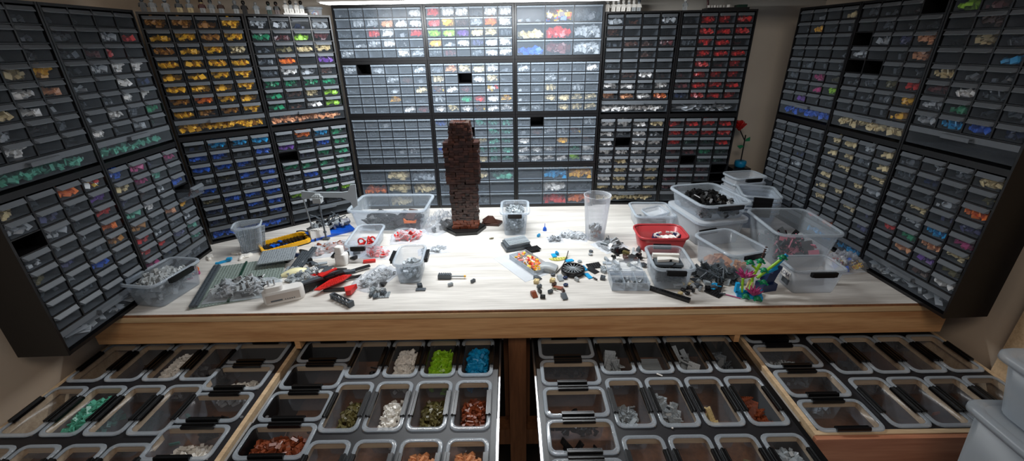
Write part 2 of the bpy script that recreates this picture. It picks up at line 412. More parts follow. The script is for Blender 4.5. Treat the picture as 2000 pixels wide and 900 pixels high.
_L = (-1.1472, 1.4728); _la = R_(-88.411)
FR = {'L': ((_L[0] + 2 * WA * math.cos(_la), _L[1] + 2 * WA * math.sin(_la)), 91.589),
      'AL': ((-1.1849, 1.5265), 36.083), 'AR': ((.3878, 1.912), -2.116), 'R': ((1.1402, 1.8714), -87.109)}
CABS = [
 ('L', 0, 1, ['wggg', 'gwgg', 'ggwk', 'ggTY', 'ggWN', 'gTWw', 'gwkg', 'gWkk'], 'A', 'black drawer cabinet nearest on the left wall, upper, mostly grey parts', 'upper cabinet nearest on left'),
 ('L', 0, 0, ['TgOm', 'wvgP', 'XwgR', 'wwwO', 'ovgy', 'gwBg', 'gggg', 'gggg'], 'w', 'black drawer cabinet nearest on the left wall, lower, overhanging the bench', 'lower cabinet nearest on left'),
 ('L', 1, 1, ['ggkk', 'ggwR', 'grRk', 'gwWW', 'wgWn', 'ggWW', 'wWgG', 'Wgwd'], 'A', 'black drawer cabinet on the left wall by the corner, upper, white and green parts', 'upper cabinet by left corner'),
 ('L', 1, 0, ['BMvM', 'TMAg', 'vbwB', 'AWkb', 'ygNY', 'Rwgw', 'RRvA', 'MnnA'], 'g', 'black drawer cabinet on the left wall by the corner, lower, many coloured parts', 'lower cabinet by left corner'),
 ('AL', 0, 1, ['yyyY', 'YYyY', 'yYYT', 'YYYY', 'YYYY', 'YYYY', 'yOYY', 'YyyY'], 'Y', 'black drawer cabinet filled with yellow bricks in the angled corner', 'upper cabinet of yellow bricks'),
 ('AL', 0, 0, ['nCCC', 'BBgB', 'BBBn', 'goBB', 'BnwB', 'oBBB', 'nnBB', 'nnnB'], 'B', 'black drawer cabinet filled with blue bricks below the yellow ones', 'lower cabinet of blue bricks'),
 ('AL', 1, 1, ['wwnw', 'GrLr', 'goTT', 'gOkP', 'gWwb', 'GGGG', 'GbTL', 'GbWL'], 'N', 'black drawer cabinet with green, brown and lime bricks right of the yellow one', 'upper cabinet right of yellow bricks'),
 ('AL', 1, 0, ['kOCG', 'PdBG', 'XvGG', 'GGGG', 'gBGG', 'ggGg', 'LkGL', 'kwkk'], 'k', 'black drawer cabinet with mostly green bricks right of the blue one', 'lower cabinet of green bricks'),
 ('AR', 0, 1, ['wbkw', 'bkkk', 'kbbr', 'kkbk', 'gkkk', 'gbWb', 'WWwW', 'NNWO'], 'W', 'black drawer cabinet, upper, dark rows over white ones, right of the middle', 'upper cabinet of white bricks'),
 ('AR', 0, 0, ['WWWT', 'WwWw', 'WXWW', 'WWWW', 'WTWW', 'wTWT', 'WTwT', 'TTwT'], 'T', 'black drawer cabinet, lower, filled with white and cream bricks', 'lower cabinet of white bricks'),
 ('AR', 1, 1, ['kRRR', 'kRRR', 'kRRr', 'kRRR', 'kRrR', 'rRRR', 'rRRR', 'nRRR'], 'w', 'black drawer cabinet of red bricks beside the bare wall, upper', 'upper cabinet of red bricks'),
 ('AR', 1, 0, ['RRRR', 'RRRR', 'RddR', 'rrGd', 'rXdd', 'rrrX', 'rrrX', 'rrXX'], '.', 'black drawer cabinet of red and dark red bricks, lower, behind the tubs', 'lower cabinet of red bricks'),
 ('R', 0, 1, ['kwkT', 'kYkk', 'kkkk', 'gggg', 'gggg', 'ggMo', 'ggML', 'gPgg'], 'B', 'black drawer cabinet on the right wall, upper, farthest from the camera', 'upper cabinet farthest on right'),
 ('R', 0, 0, ['gggg', 'gggg', 'ggng', 'ggwg', 'gggg', 'ggwg', 'gggg', 'gggg'], 'k', 'black drawer cabinet on the right wall, lower, farthest, dim grey drawers', 'lower cabinet farthest on right'),
 ('R', 1, 1, ['kkkX', 'kggg', 'XwvN', 'wggN', 'XXgg', 'ggoR', 'gggY', 'gggY'], 'T', 'black drawer cabinet on the right wall, upper, the middle one with missing drawers', 'upper middle cabinet on right'),
 ('R', 1, 0, ['TTwT', 'TTgT', 'gTgT', 'TgTw', 'TTgg', 'TgTv', 'gggv', 'ROgg'], 'C', 'black drawer cabinet on the right wall, lower middle, tan parts', 'lower middle cabinet on right'),
 ('R', 2, 1, ['Lrkk', 'kbgg', 'kTgg', 'ggCg', 'Twgg', 'rWgg', 'wGgg', 'wCBn'], '.', 'black drawer cabinet on the right wall, upper, nearest to the camera', 'upper cabinet nearest on right'),
 ('R', 2, 0, ['gwgT', 'gngo', 'ggwO', 'gTvv', 'gwCM', 'RGNT', 'gNPo', 'ggbW'], 'w', 'black drawer cabinet on the right wall, lower, overhanging the bench front', 'lower cabinet nearest on right'),
]
for fr, idx, lv, rows, wide, lab, short in CABS:
    cabinet_a(FR[fr], idx, lv, rows, wide, lab, short, pulled=((3, 3),) if short == 'lower cabinet by left corner' else ())

# ---- the middle cabinets: 6 x 5 small or 3 x 3 large drawers each
CX, CY, WC, DC = -.6991, 1.8961, .3606, .125
ZL = [0, .204, .4269, .6496, .8586]
def cab_c(nx, ny, h):
    mb = MB(); w = WC; e = .0085; et, eb = .012, .012
    mb.b2(.0008, e, 0, DC, 0, h - .0008); mb.b2(w - e, w - .0008, 0, DC, 0, h - .0008)
    mb.b2(e, w - e, 0, DC, h - et, h - .0008); mb.b2(e, w - e, 0, DC, 0, eb); mb.b2(e, w - e, DC - .005, DC, eb, h - et)
    px, pz = (w - 2 * e) / nx, (h - et - eb) / ny
    for i in range(1, nx): mb.b2(e + i * px - .0012, e + i * px + .0012, .001, DC - .005, eb, h - et)
    for j in range(1, ny): mb.b2(e, w - e, .0016, DC - .005, eb + j * pz - .0010, eb + j * pz + .0010)
    return mb.mesh('cabinet_body'), e, eb, px, pz
def drawer_c(w, h):
    mb = MB(); t = .0015
    mb.b2(-w / 2, w / 2, .002, .002 + t, .0005, h - .0005)
    mb.b2(-w / 2, w / 2, .002 + t, .105, .0005, .0005 + t)
    mb.b2(-w / 2, -w / 2 + t, .002 + t, .105, .0005 + t, h - .005)
    mb.b2(w / 2 - t, w / 2, .002 + t, .105, .0005 + t, h - .005)
    return mb.mesh('drawer')
def lip_c(w, h):
    mb = MB(); mb.b2(-w / 2, w / 2, -.0035, .0018, h - .0022, h - .0006); mb.b2(-w / 2, w / 2, -.0035, -.0018, h - .0062, h - .0022)
    return mb.mesh('handle')
CMOD = {  # (column, level from the bottom): rows
 (0, 3): ['gggggW', 'gwwNWW', 'ggRWgR', 'gwwWkk', 'wggkWw'], (1, 3): ['RWWgWW', 'RYbwOW', 'LLPTTg', 'YwWvWW', 'grkgWW'],
 (2, 3): ['wmg', 'TRw', 'Brw'],
 (0, 2): ['wXwggw', 'kkkwbk', 'kkkwkT', 'kkkYgk', 'gkkkWr'], (1, 2): ['gNTTWk', 'TkXWTg', 'mWrkmg', 'wkGRWY', 'WTWmWW'],
 (2, 2): ['wggggW', 'ggwggg', 'wgTkwg', 'wgTTTT', 'wwgTTT'],
 (0, 1): ['kkwkkk', 'kkkgkk', 'kkggkk', 'kkgwwk', 'ggkggk'], (1, 1): ['BkkAAA', 'kgXkAA', 'wwWTAA', 'BgkAAA', 'kggTAA'],
 (2, 1): ['kXkgkw', 'wbwwmk', 'WgkYkb', 'WWWbGW', 'WWWWLW'],
 (0, 0): ['kTs', 'OTT', 'kTk'], (1, 0): ['kTA', 'kgk', 'kgk'], (2, 0): ['kCY', 'kWk', 'gRO']}
COLN = ['left', 'middle', 'right']; LVN = ['bottom', 'second lowest', 'second highest', 'top']
cache = {}
for (ci, li), rows in CMOD.items():
    h = ZL[li + 1] - ZL[li]; ny, nx = len(rows), len(rows[0]); key = (nx, ny, round(h, 4))
    if key not in cache:
        me, e, eb, px, pz = cab_c(nx, ny, h); dw, dh = px - .0034, pz - .0030
        if nx == 6: ps = [pile(dw - .004, .054, hh, nn, 100 + i, KS, mound=.12) for i, (hh, nn) in enumerate([(.020, 38), (.024, 42), (.028, 46), (.031, 50)])]
        else: ps = [pile(dw - .006, .06, hh, nn, 120 + i, ((2, 4, .0096), (2, 2, .0096), (1, 6, .0032), (2, 3, .0192))) for i, (hh, nn) in enumerate([(.026, 40), (.036, 55), (.042, 60)])]
        pl = [pile(dw - .008, .05, .010, nn, 140 + i, KS, mound=.9) for i, nn in enumerate((5, 8))]
        cache[key] = (me, e, eb, px, pz, dw, dh, drawer_c(dw, dh), lip_c(dw, dh), ps, pl)
    me, e, eb, px, pz, dw, dh, md, ml, ps, pl = cache[key]
    loc = Vector((CX + ci * WC, CY, ZL[li]))
    short = f'{LVN[li]} cabinet, {COLN[ci]} middle stack'
    cab = empty('drawer_cabinet', loc, 0, f'black {"large" if nx == 3 else "small"}-drawer cabinet, {LVN[li]} of the {["left", "central", "right"][ci]} stack on the back wall', 'drawer cabinet', 'drawer cabinets')
    ob('body', me, M['black'], cab)
    for r, row in enumerate(rows):
        for c, code in enumerate(row):
            if code == 'X': continue
            x = e + (c + .5) * px; z = eb + (ny - 1 - r) * pz + .0012
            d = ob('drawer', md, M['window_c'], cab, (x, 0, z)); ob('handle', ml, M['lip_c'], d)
            fill(short, loc, 0, x, z + .0022, code, (ps, pl), .033, f'{ordn(r + 1)} row, {ordn(c + 1)} drawer, {short}', 'brick piles in ' + short)

# ================================================================== PULL-OUT TRAYS WITH STORAGE BOXES
ZT = -.1405                                 # top face of the tray panels
BXW, BXD = .100, .166                       # outer rim of a storage box
def box_body():
    mb = MB(); w, d = BXW - .012, BXD - .012
    o_, i_ = [], []
    rings = [rrect(w * .86, d * .90, .012, -.088), rrect(w, d, .014, -.002), rrect(w, d, .014, .0005),
             rrect(w - .003, d - .003, .013, .0005), rrect(w * .86 - .003, d * .90 - .003, .011, -.0865)]
    mb.loft(rings); return mb.mesh('body')
def box_rim():
    mb = MB(); w, d = BXW, BXD
    rings = [rrect(w - .013, d - .013, .013, .0006), rrect(w - .002, d - .002, .018, .0006), rrect(w, d, .019, .003), rrect(w - .003, d - .003, .018, .0058),
             rrect(w - .008, d - .008, .017, .0044), rrect(w - .015, d - .015, .015, .0064), rrect(w - .021, d - .021, .013, .0048), rrect(w - .014, d - .014, .013, .0008)]
    rings.append(rings[0]); mb.loft(rings, cap0=False, cap1=False); return mb.mesh('rim')
def box_clip():
    mb = MB(); l = .080
    mb.box((0, 0, .0035), (.0125, l, .0075)); mb.box((.003, 0, .0085), (.004, l, .003)); mb.box((-.0045, 0, .0060), (.0015, l * .94, .004))
    return mb.mesh('clip')
me_bb, me_br, me_bc = box_body(), box_rim(), box_clip()
BRK = ((2, 2, .0096), (2, 4, .0096), (1, 4, .0096), (2, 3, .0032), (1, 2, .0096), (2, 4, .0032))
PLT = ((2, 8, .0032), (4, 6, .0032), (2, 6, .0032), (4, 4, .0032))
FRM = ((1, 2, .0064), (1, 3, .0032), (1, 2, .0096), (1, 1, .0096))
bw, bd = (BXW - .012) * .86 - .006, (BXD - .012) * .90 - .006
def plates_mesh(n, h, seed, kinds=((2, 6), (4, 6), (2, 8), (2, 4), (4, 4))):
    rng = random.Random(seed); mb = MB()
    for i in range(n):
        a, b = rng.choice(kinds)
        tilt = R_(rng.uniform(25, 70)) * rng.choice((1, -1)); az = R_(rng.uniform(-35, 35)) + math.pi / 2
        rot = Euler((0, 0, az)).to_matrix() @ Euler((rng.uniform(-.3, .3), tilt * .8, 0)).to_matrix()
        ext = max(a, b) * .004
        x = rng.uniform(-1, 1) * max(0, bw / 2 - min(a, b) * .004 - .008); y = rng.uniform(-1, 1) * max(0, bd / 2 - ext - .002)
        z = ext * abs(math.sin(tilt * .8)) + .004 + rng.random() * max(0, h - .05)
        brick_into(mb, b if b > a else a, min(a, b), .0032, (x, y, z), rot, True)
    mx, my = bw / 2 + .002, bd / 2
    mb.v = [(max(-mx, min(mx, x)), max(-my, min(my, y)), max(.0, z)) for x, y, z in mb.v]
    return mb.mesh('plates')
PT = {'low': [pile(bw, bd, .026, 60, 200 + i, BRK, True, mound=.3) for i in range(2)],
      'mid': [pile(bw, bd, .058, 200, 210 + i, FRM, False, mound=.45) for i in range(2)],
      'full': [pile(bw, bd, .080, 330, 220 + i, FRM, False, mound=.25) for i in range(2)],
      'fullb': [pile(bw, bd, .080, 190, 225 + i, ((2, 2, .0096), (1, 2, .0096), (2, 3, .0032), (1, 3, .0096)), True, mound=.15) for i in range(2)],
      'few': [pile(bw, bd, .012, 5, 230 + i, FRM, True, mound=.8) for i in range(2)],
      'plate': [plates_mesh(34, .088, 240 + i) for i in range(3)],
      'plow': [plates_mesh(8, .055, 250 + i) for i in range(2)]}
def stack_mesh(n, t, w, h, lean=.12):
    mb = MB()
    for i in range(n):
        rot = Euler((-lean, 0, 0)).to_matrix()
        brick_into(mb, w, h, .0032, (0, -bd / 2 + .012 + i * t, .030 + .001 * (i % 3)), Euler((R_(80), 0, 0)).to_matrix() , False)
    return mb.mesh('stack')
PT['stack'] = [stack_mesh(14, .0052, 8, 6)]
SIZEW = {'low': 'shallow', 'mid': 'half-full', 'full': 'brimming', 'fullb': 'brimming', 'few': 'few', 'plate': 'upright', 'plow': 'few flat', 'stack': 'standing'}

def cut_panel(x0, x1, y0, y1, z0, z1, holes):
    xs = sorted({round(v, 5) for v in [x0, x1] + [h[0] for h in holes] + [h[1] for h in holes]})
    ys = sorted({round(v, 5) for v in [y0, y1] + [h[2] for h in holes] + [h[3] for h in holes]})
    xs = [x for x in xs if x0 - 1e-6 <= x <= x1 + 1e-6]; ys = [y for y in ys if y0 - 1e-6 <= y <= y1 + 1e-6]
    nx, ny = len(xs) - 1, len(ys) - 1
    def solid(i, j):
        if not (0 <= i < nx and 0 <= j < ny): return False
        cx, cy = (xs[i] + xs[i + 1]) / 2, (ys[j] + ys[j + 1]) / 2
        return not any(h[0] < cx < h[1] and h[2] < cy < h[3] for h in holes)
    mb = MB()
    for i in range(nx):
        for j in range(ny):
            if not solid(i, j): continue
            a, b, c, d = xs[i], xs[i + 1], ys[j], ys[j + 1]
            mb.add([(a, c, z1), (b, c, z1), (b, d, z1), (a, d, z1)], [(0, 1, 2, 3)], 0)
            mb.add([(a, c, z0), (b, c, z0), (b, d, z0), (a, d, z0)], [(3, 2, 1, 0)], 1)
            for (di, dj, p, q) in ((-1, 0, (a, d), (a, c)), (1, 0, (b, c), (b, d)), (0, -1, (a, c), (b, c)), (0, 1, (b, d), (a, d))):
                if not solid(i + di, j + dj):
                    mb.add([(p[0], p[1], z0), (q[0], q[1], z0), (q[0], q[1], z1), (p[0], p[1], z1)], [(0, 1, 2, 3)], 1)
    return mb

def storage_box(x, y, rot90, code, kind, label, tray):
    b = empty('storage_box', (x, y, ZT), R_(90) if rot90 else 0, label, 'storage box', 'clear storage boxes in the trays')
    ob('body', me_bb, M['boxwall'], b); ob('rim', me_br, M['rim'], b)
    for s_ in (-1, 1):
        c = ob('clip', me_bc, M['clip'], b, (s_ * (BXW / 2 - .0065), 0, .0022), (0, 0, 0 if s_ > 0 else math.pi))
        c['label'] = 'black clip'
    if kind:
        me = SPR.choice(PT[kind])
        o = ob('brick_pile', me, M[code], None, (x, y, ZT - .0862), (0, 0, (R_(90) if rot90 else 0) + (math.pi if SPR.random() < .5 and kind != 'stack' else 0)))
        tag(o, f'{SIZEW[kind]} {NAME[code]} toy bricks, {tray}'.replace(' from the bench', '').replace(' upright', '').replace('of the crosswise boxes', 'crosswise box'), 'toy bricks', 'bricks in the storage boxes', 'stuff')

def tray(name, label, x0, x1, y0, y1, cols, rows, rotx, roty, pale, contents, rcontents, desc):
    t = empty('pull_out_tray', (0, 0, ZT), 0, label, 'tray', 'pull-out trays under the bench')
    holes = []
    for ry in rows:
        for cx in cols: holes.append((cx - .0445, cx + .0445, ry - .0775, ry + .0775))
    for ry in roty: holes.append((rotx - .0775, rotx + .0775, ry - .0445, ry + .0445))
    pl = (-.0005)
    ob('panel', cut_panel(x0 + .012, x1 - .012, y0 + .012, y1, -.018, pl, holes), [M['blackmatte'], M['ply']], t)
    sd = M['ply'] if pale else M['black']
    for a, b in ((x0, x0 + .0118), (x1 - .0118, x1)):
        ob('side_board', MB().b2(a, b, y0 + .0121, y1, -.135, .0005), sd, t)
    ob('bottom_board', MB().b2(x0 + .0121, x1 - .0121, y0 + .0121, y1, -.135, -.125), M['darkwood'], t)
    for a in (x0 - .0072, x1 + .0005):
        ob('slide_rail', MB().b2(a, a + .0065, y0 + .05, y0 + .26, -.050, -.012).b2(a + .001, a + .0060, y0 + .2601, y1 + .1, -.046, -.016), M['metal'], t)
    ob('front_board', MB().b2(x0, x1, y0, y0 + .012, -.150, .0005), M['ply'], t)
    fp = ob('front_panel', MB().b2(x0 - .004, x1 + .004, y0 - .012, y0 - .0005, -.165, -.002), M['panelwood'], t)
    sc = MB()
    for (sx, sy) in ((x0 + .022, (y0 + y1) / 2 - .08), (x1 - .020, (y0 + y1) / 2 - .06)): sc.cyl((sx, sy, -.0004), (sx, sy, .0014), .004, n=10)
    for i_ in range(2):
        s1 = MB(); sx = (x0 + .022, x1 - .020)[i_]; s1.cyl((sx, .80, -.0004), (sx, .80, .0014), .004, n=12); ob('screw', s1, M['metal'], t)
    for ri, ry in enumerate(rows):
        for ci, cx in enumerate(cols):
            code, kind = contents[ri][ci]
            where = f'{ordn(ri + 1)} row from the bench, {ordn(ci + 1)} upright column, {desc}'
            storage_box(cx, ry, False, code, kind, f'clear storage box, {where}', where)
    for ri, ry in enumerate(roty):
        code, kind = rcontents[ri]
        where = f'{ordn(ri + 1)} of the crosswise boxes, {desc}'
        storage_box(rotx, ry, True, code, kind, f'clear storage box, {where}', where)
    return t
E_ = ('k', None)
ROWS = (1.012, .830, .642); RY = (1.046, .940, .832, .725, .617)
tray('t1', 'black pull-out tray with pale wooden sides at the far left', -1.275, -.668, .535, 1.145, (-1.213, -1.107, -1.001, -.896), ROWS, -.775, RY, True,
     [[E_, ('n', 'few'), ('W', 'full'), ('k', 'plow')], [E_, ('A', 'fullb'), ('d', 'low'), ('A', 'few')], [('g', 'few'), ('B', 'plow'), E_, E_]],
     [E_, ('W', 'mid'), ('k', 'low'), ('W', 'mid'), E_], 'far left tray')
tray('t2', 'black pull-out tray left of the middle post with green and blue bricks', -.646, -.046, .535, 1.145, (-.431, -.324, -.217, -.110), ROWS, -.563, RY, False,
     [[('k', 'few'), ('W', 'full'), ('L', 'full'), ('C', 'full')], [('o', 'mid'), ('W', 'mid'), ('o', 'mid'), ('E', 'mid')], [E_, ('k', 'few'), ('N', 'full'), ('N', 'full')]],
     [E_, E_, ('b', 'few'), ('E', 'full'), E_], 'tray left of the post')
tray('t3', 'black pull-out tray right of the middle post with grey plates', .064, .690, .535, 1.145, (.296, .404, .512, .620), ROWS, .157, RY, False,
     [[('s', 'plate'), ('s', 'stack'), ('s', 'plate'), ('g', 'plate')], [('s', 'low'), ('s', 'plate'), ('T', 'plow'), ('E', 'plate')], [('b', 'few'), ('b', 'plow'), ('o', 'plow'), ('s', 'full')]],
     [('k', 'low'), E_, ('k', 'low'), ('k', 'plow'), E_], 'tray right of the post')
tray('t4', 'black pull-out tray with reddish wooden front panel at the far right', .706, 1.325, .722, 1.30, (.952, 1.055, 1.158, 1.261), (1.180, .998, .818), .800, (1.102, .993, .884, .776), True,
     [[('k', 'low')] * 4, [('s', 'low'), ('s', 'low'), E_, E_], [E_, E_, ('O', 'few'), ('k', 'low')]],
     [('k', 'low'), ('s', 'mid'), ('s', 'low'), E_], 'far right tray')

# ================================================================== TUBS AND BOXES ON THE BENCH
def open_tub(name, label, cat, loc, w, d, h, rz=0, mat='tub', rim=.008, taper=.86, r=.02, group=None, lidrim='rim', clips=(), t=.0018, tilt=None):
    """open container; w along its x, d along its y, origin in the base centre; w, d at the rim"""
    e = empty(name, loc, rz, label, cat, group)
    if tilt: e.rotation_euler = (tilt[0], tilt[1], rz)
    mb = MB(); wi, di = w - 2 * rim, d - 2 * rim
    mb.loft([rrect(wi * taper * .96, di * taper * .96, r * .7, 0), rrect(wi * taper, di * taper, r * .8, .004), rrect(wi, di, r, h - .006), rrect(wi - 2 * t, di - 2 * t, r, h - .006),
             rrect(wi * taper - 2 * t, di * taper - 2 * t, r * .8, .005), rrect(wi * taper * .96 - 2 * t, di * taper * .96 - 2 * t, r * .7, t)])
    ob('body', mb, M[mat], e)
    rb = MB()
    rg = [rrect(wi - .001, di - .001, r, h - .0058), rrect(w - .002, d - .002, r + rim * .7, h - .009), rrect(w, d, r + rim, h - .006), rrect(w - .001, d - .001, r + rim, h - .0015),
          rrect(w - .006, d - .006, r + rim * .7, h), rrect(wi, di, r, h - .001), rrect(wi - 2 * t, di - 2 * t, r, h - .003)]
    rg.append(rg[0]); rb.loft(rg, cap0=False, cap1=False); ob('rim', rb, M[lidrim], e)
    for side in clips:
        c = MB(); l = (w if side in 'fb' else d) * .45
        c.box((0, 0, 0), (l, .010, .013)); c.box((0, -.004, .006), (l * .98, .006, .005)); c.box((0, -.0045, -.006), (l * .8, .003, .003))
        pos = {'f': (0, -d / 2 - .0055, h - .010), 'b': (0, d / 2 + .0055, h - .010), 'l': (-w / 2 - .0055, 0, h - .010), 'r': (w / 2 + .0055, 0, h - .010)}[side]
        co = ob('clip', c, M['clip'], e, pos, (0, 0, {'f': 0, 'b': math.pi, 'l': -math.pi / 2, 'r': math.pi / 2}[side])); co['label'] = 'black clip handle'
    return e
def stuff_in(loc, rz, w, d, h, n, seed, key, label, kinds=BRK, studs=True, mound=.35, flat=False, zoff=.0022, name='brick_pile'):
    o = ob(name, pile(w, d, h, n, seed, kinds, studs, mound, flat), M[key], None, Vector(loc) + Vector((0, 0, zoff)), (0, 0, rz))
    return tag(o, label, 'toy bricks', 'loose fills of the tubs', 'stuff')
def quad(FL, FR, BL, z, h=None):
    """centre, width, depth, angle of a container from three rim corners seen at height z"""
    a, b, c = at(*FL, z), at(*FR, z), at(*BL, z); w = (b - a).length; d = (c - a).length
    ctr = (b + c) / 2; return Vector((ctr.x, ctr.y, 0)), w, d, math.atan2((b - a).y, (b - a).x)

# big clear bin left of the middle, with dark parts
c1 = Vector((-.507, 1.715, 0))
open_tub('storage_bin', 'large open clear bin holding black parts, left of the brown block tower', 'storage bin', c1, .330, .215, .100, R_(-2), 'tub', .012, .88, .02)
stuff_in(c1, R_(-2), .255, .155, .034, 60, 300, 'k', 'flat black parts lying in the large bin left of the block tower', ((4, 6, .0032), (2, 8, .0032), (2, 4, .0096), (6, 6, .0032)), mound=.2, flat=True)
b = MB(); rr = Euler((R_(35), 0, R_(-20))).to_matrix(); b.box((0, 0, .026), (.040, .050, .004), rr); ob_ = ob('ramp_piece', b, M['b'], None, c1 + Vector((.085, -.04, .032)))
tag(ob_, 'dark brown tilted plate with orange edge inside the large left bin', 'toy part')
b = MB(); b.prism([(-.024, 0), (.024, 0), (.026, .014), (.014, .008), (-.016, .010), (-.026, .020)], 0, .012, Euler((R_(80), 0, 0)).to_matrix().to_4x4()); ob('orange_edge', b, M['O'], ob_, (0, -.030, 0))

# clear bag with dark ball parts
def bag(loc, w, d, h, rz, seed, label, key=None, cn=0, clabel=None, kinds=BRK, group='clear plastic bags', mat='bag', hump=1.0):
    rng = random.Random(seed); n = 18; mb = MB()
    ph = [rng.uniform(0, 6) for _ in range(6)]
    def wr(x, y): return .5 * math.sin(9 * x + ph[0] + 3 * y) + .35 * math.sin(17 * y + ph[1] - 6 * x) + .25 * math.sin(31 * x + 23 * y + ph[2])
    vs = []
    for sgn in (1, -1):
        for j in range(n + 1):
            for i in range(n + 1):
                x, y = i / n * 2 - 1, j / n * 2 - 1
                e = max(0, (1 - abs(x) ** 3) * (1 - abs(y) ** 3)) ** .6
                z = h * e * (.75 + .35 * wr(x, y)) * hump + .0006 if sgn > 0 else .0003
                vs.append(Vector((x * w / 2 * (1 + .03 * wr(y, x)), y * d / 2 * (1 + .04 * wr(x * .7, y)), max(z, .0003))))
    N2 = (n + 1) ** 2; fs = []
    for j in range(n):
        for i in range(n):
            a = j * (n + 1) + i; fs.append((a, a + 1, a + n + 2, a + n + 1)); fs.append((N2 + a, N2 + a + n + 1, N2 + a + n + 2, N2 + a + 1))
    mb.add(vs, fs, 0, True)
    o = ob('plastic_bag', mb, M[mat], None, loc, (0, 0, rz)); tag(o, label, 'plastic bag', group)
    if key:
        p = ob('brick_pile', pile(w * .8, d * .8, h * .5, cn, seed + 1, kinds, True, .7), M[key], None, Vector(loc) + Vector((0, 0, .0008)), (0, 0, rz))
        tag(p, clabel, 'toy bricks', 'bricks in bags', 'stuff')
    return o
bag(Vector((-.300, 1.66, 0)), .10, .16, .085, R_(-35), 5, 'upright crumpled clear bag with dark round parts beside the hexagonal stand', 'g', 14, 'dark grey round parts in the crumpled bag beside the hexagonal stand', hump=.9)
bag(at(800, 465), .15, .10, .035, R_(10), 6, 'clear bag with red plates behind the clipped box left of centre', 'R', 16, 'red plates in the bag behind the clipped box', PLT)
bag(at(652, 487), .16, .13, .022, R_(12), 7, 'flat clear bag with dark red and black parts, left of the red box', 'E', 40, 'dark red and black parts in the flat bag')
bag(at(735, 500) + Vector((0, .02, 0)), .12, .09, .022, R_(-6), 8, 'flat clear bag with red pieces under the small red-filled box', 'R', 20, 'red pieces in the bag right of the red box')
bag(at(848, 490), .12, .055, .016, R_(14), 9, 'narrow clear bag of grey lattice pieces right of the clipped box', 's', 26, 'grey lattice pieces in the narrow bag', FRM)
bag(at(735, 545), .10, .16, .030, R_(-24), 10, 'clear bag of light grey and black links left of the clipped box', 'Q', 90, 'grey and black links in the bag left of the clipped box', FRM)
bag(at(1118, 462), .13, .065, .022, R_(-20), 11, 'clear bag of small grey, blue and tan parts left of the tall cup', 'Q', 60, 'small grey and tan parts in the bag left of the cup', FRM)
bag(at(1082, 470), .07, .05, .020, R_(10), 12, 'small clear bag with dark grey parts near the middle', 'g', 12, 'dark grey parts in the small middle bag')
bag(at(1190, 480), .11, .10, .014, R_(30), 13, 'flat bag with black plate in front of the tall cup', 'Q', 14, 'black and grey plates in the flat bag in front of the cup', PLT)
bag(at(1645, 520), .13, .10, .055, R_(10), 14, 'crumpled clear bag with tan and blue parts beside the right cabinets', 'm', 16, 'mixed tan and blue parts in the bag beside right cabinets')

# small clear box with red rings
q = quad((675, 480), (738, 478), (692, 438), .058)
open_tub('storage_box', 'small clear clip box holding red rings, left of centre', 'storage box', q[0], q[1], q[2], .058, q[3], 'tub', .008, .9, .018, clips='f')
mb = MB(); rg = random.Random(3)
for i in range(9):
    cx, cy, cz = rg.uniform(-.03, .03), rg.uniform(-.04, .04), rg.uniform(.008, .024); e = rotm(rg)
    n = 14
    for k in range(n):
        a0, a1 = 2 * math.pi * k / n, 2 * math.pi * (k + 1) / n
        mb.cyl(Vector((cx, cy, cz)) + e @ Vector((.013 * math.cos(a0), .013 * math.sin(a0), 0)), Vector((cx, cy, cz)) + e @ Vector((.013 * math.cos(a1), .013 * math.sin(a1), 0)), .0032, n=5)
lo = min(v[2] for v in mb.v); mb.v = [(x, y, max(.0, z)) for x, y, z in mb.v]
tag(ob('red_rings', mb, M['R'], None, q[0] + Vector((0, 0, .0024)), (0, 0, q[3])), 'red rings and hoops lying in the small clip box', 'toy bricks', None, 'stuff')

# clear clipped box in front (with grey curved parts)
q = (Vector((-.338, 1.262, 0)), .098, .150, R_(3))
open_tub('storage_box', 'clear box with black side clips and grey arches, left of centre front', 'storage box', q[0], q[1], q[2], .080, q[3], 'tub', .007, .86, .018, clips='lr')
stuff_in(q[0], q[3], .068, .105, .050, 90, 310, 's', 'light grey arches and plates in the box with side clips', FRM + ((1, 6, .0096),))
# grey box behind centre
q = (Vector((.013, 1.626, 0)), .120, .160, R_(-1))
open_tub('storage_box', 'tall clear box heaped with light grey bricks behind the middle', 'storage box', q[0], q[1], q[2], .105, q[3], 'tub', .009, .84, .018, clips='f')
stuff_in(q[0], q[3], .080, .112, .100, 330, 320, 's', 'light grey bricks heaped in the tall box behind the middle', FRM, False, .15)
# front-left box full of grey plates
q = (Vector((-1.085, 1.165, 0)), .125, .185, R_(-9))
open_tub('storage_box', 'clear box of pale grey bricks at the left front corner of the bench', 'storage box', q[0], q[1], q[2], .085, q[3], 'tub', .008, .88, .018, clips='r')
stuff_in(q[0], q[3], .088, .145, .080, 190, 330, 'w', 'pale grey bricks filling the box at the left front corner', BRK, True, .25)
# box before the right block of cabinets
q = (Vector((.585, 1.665, 0)), .170, .175, R_(-3))
open_tub('storage_box', 'shallow clear box with a small box inside, right of the tall cup', 'storage box', q[0], q[1], q[2], .070, q[3], 'tubmilky', .009, .9, .018)
stuff_in(q[0], q[3], .13, .13, .03, 50, 340, 'g', 'dark grey parts in the shallow box right of the cup')
open_tub('small_tray', 'small clear square tray lying tilted in the shallow box', 'tray', q[0] + Vector((.018, .005, .040)), .095, .080, .022, R_(18), 'tubmilky', .004, .9, .010, tilt=(R_(4), R_(-6)))
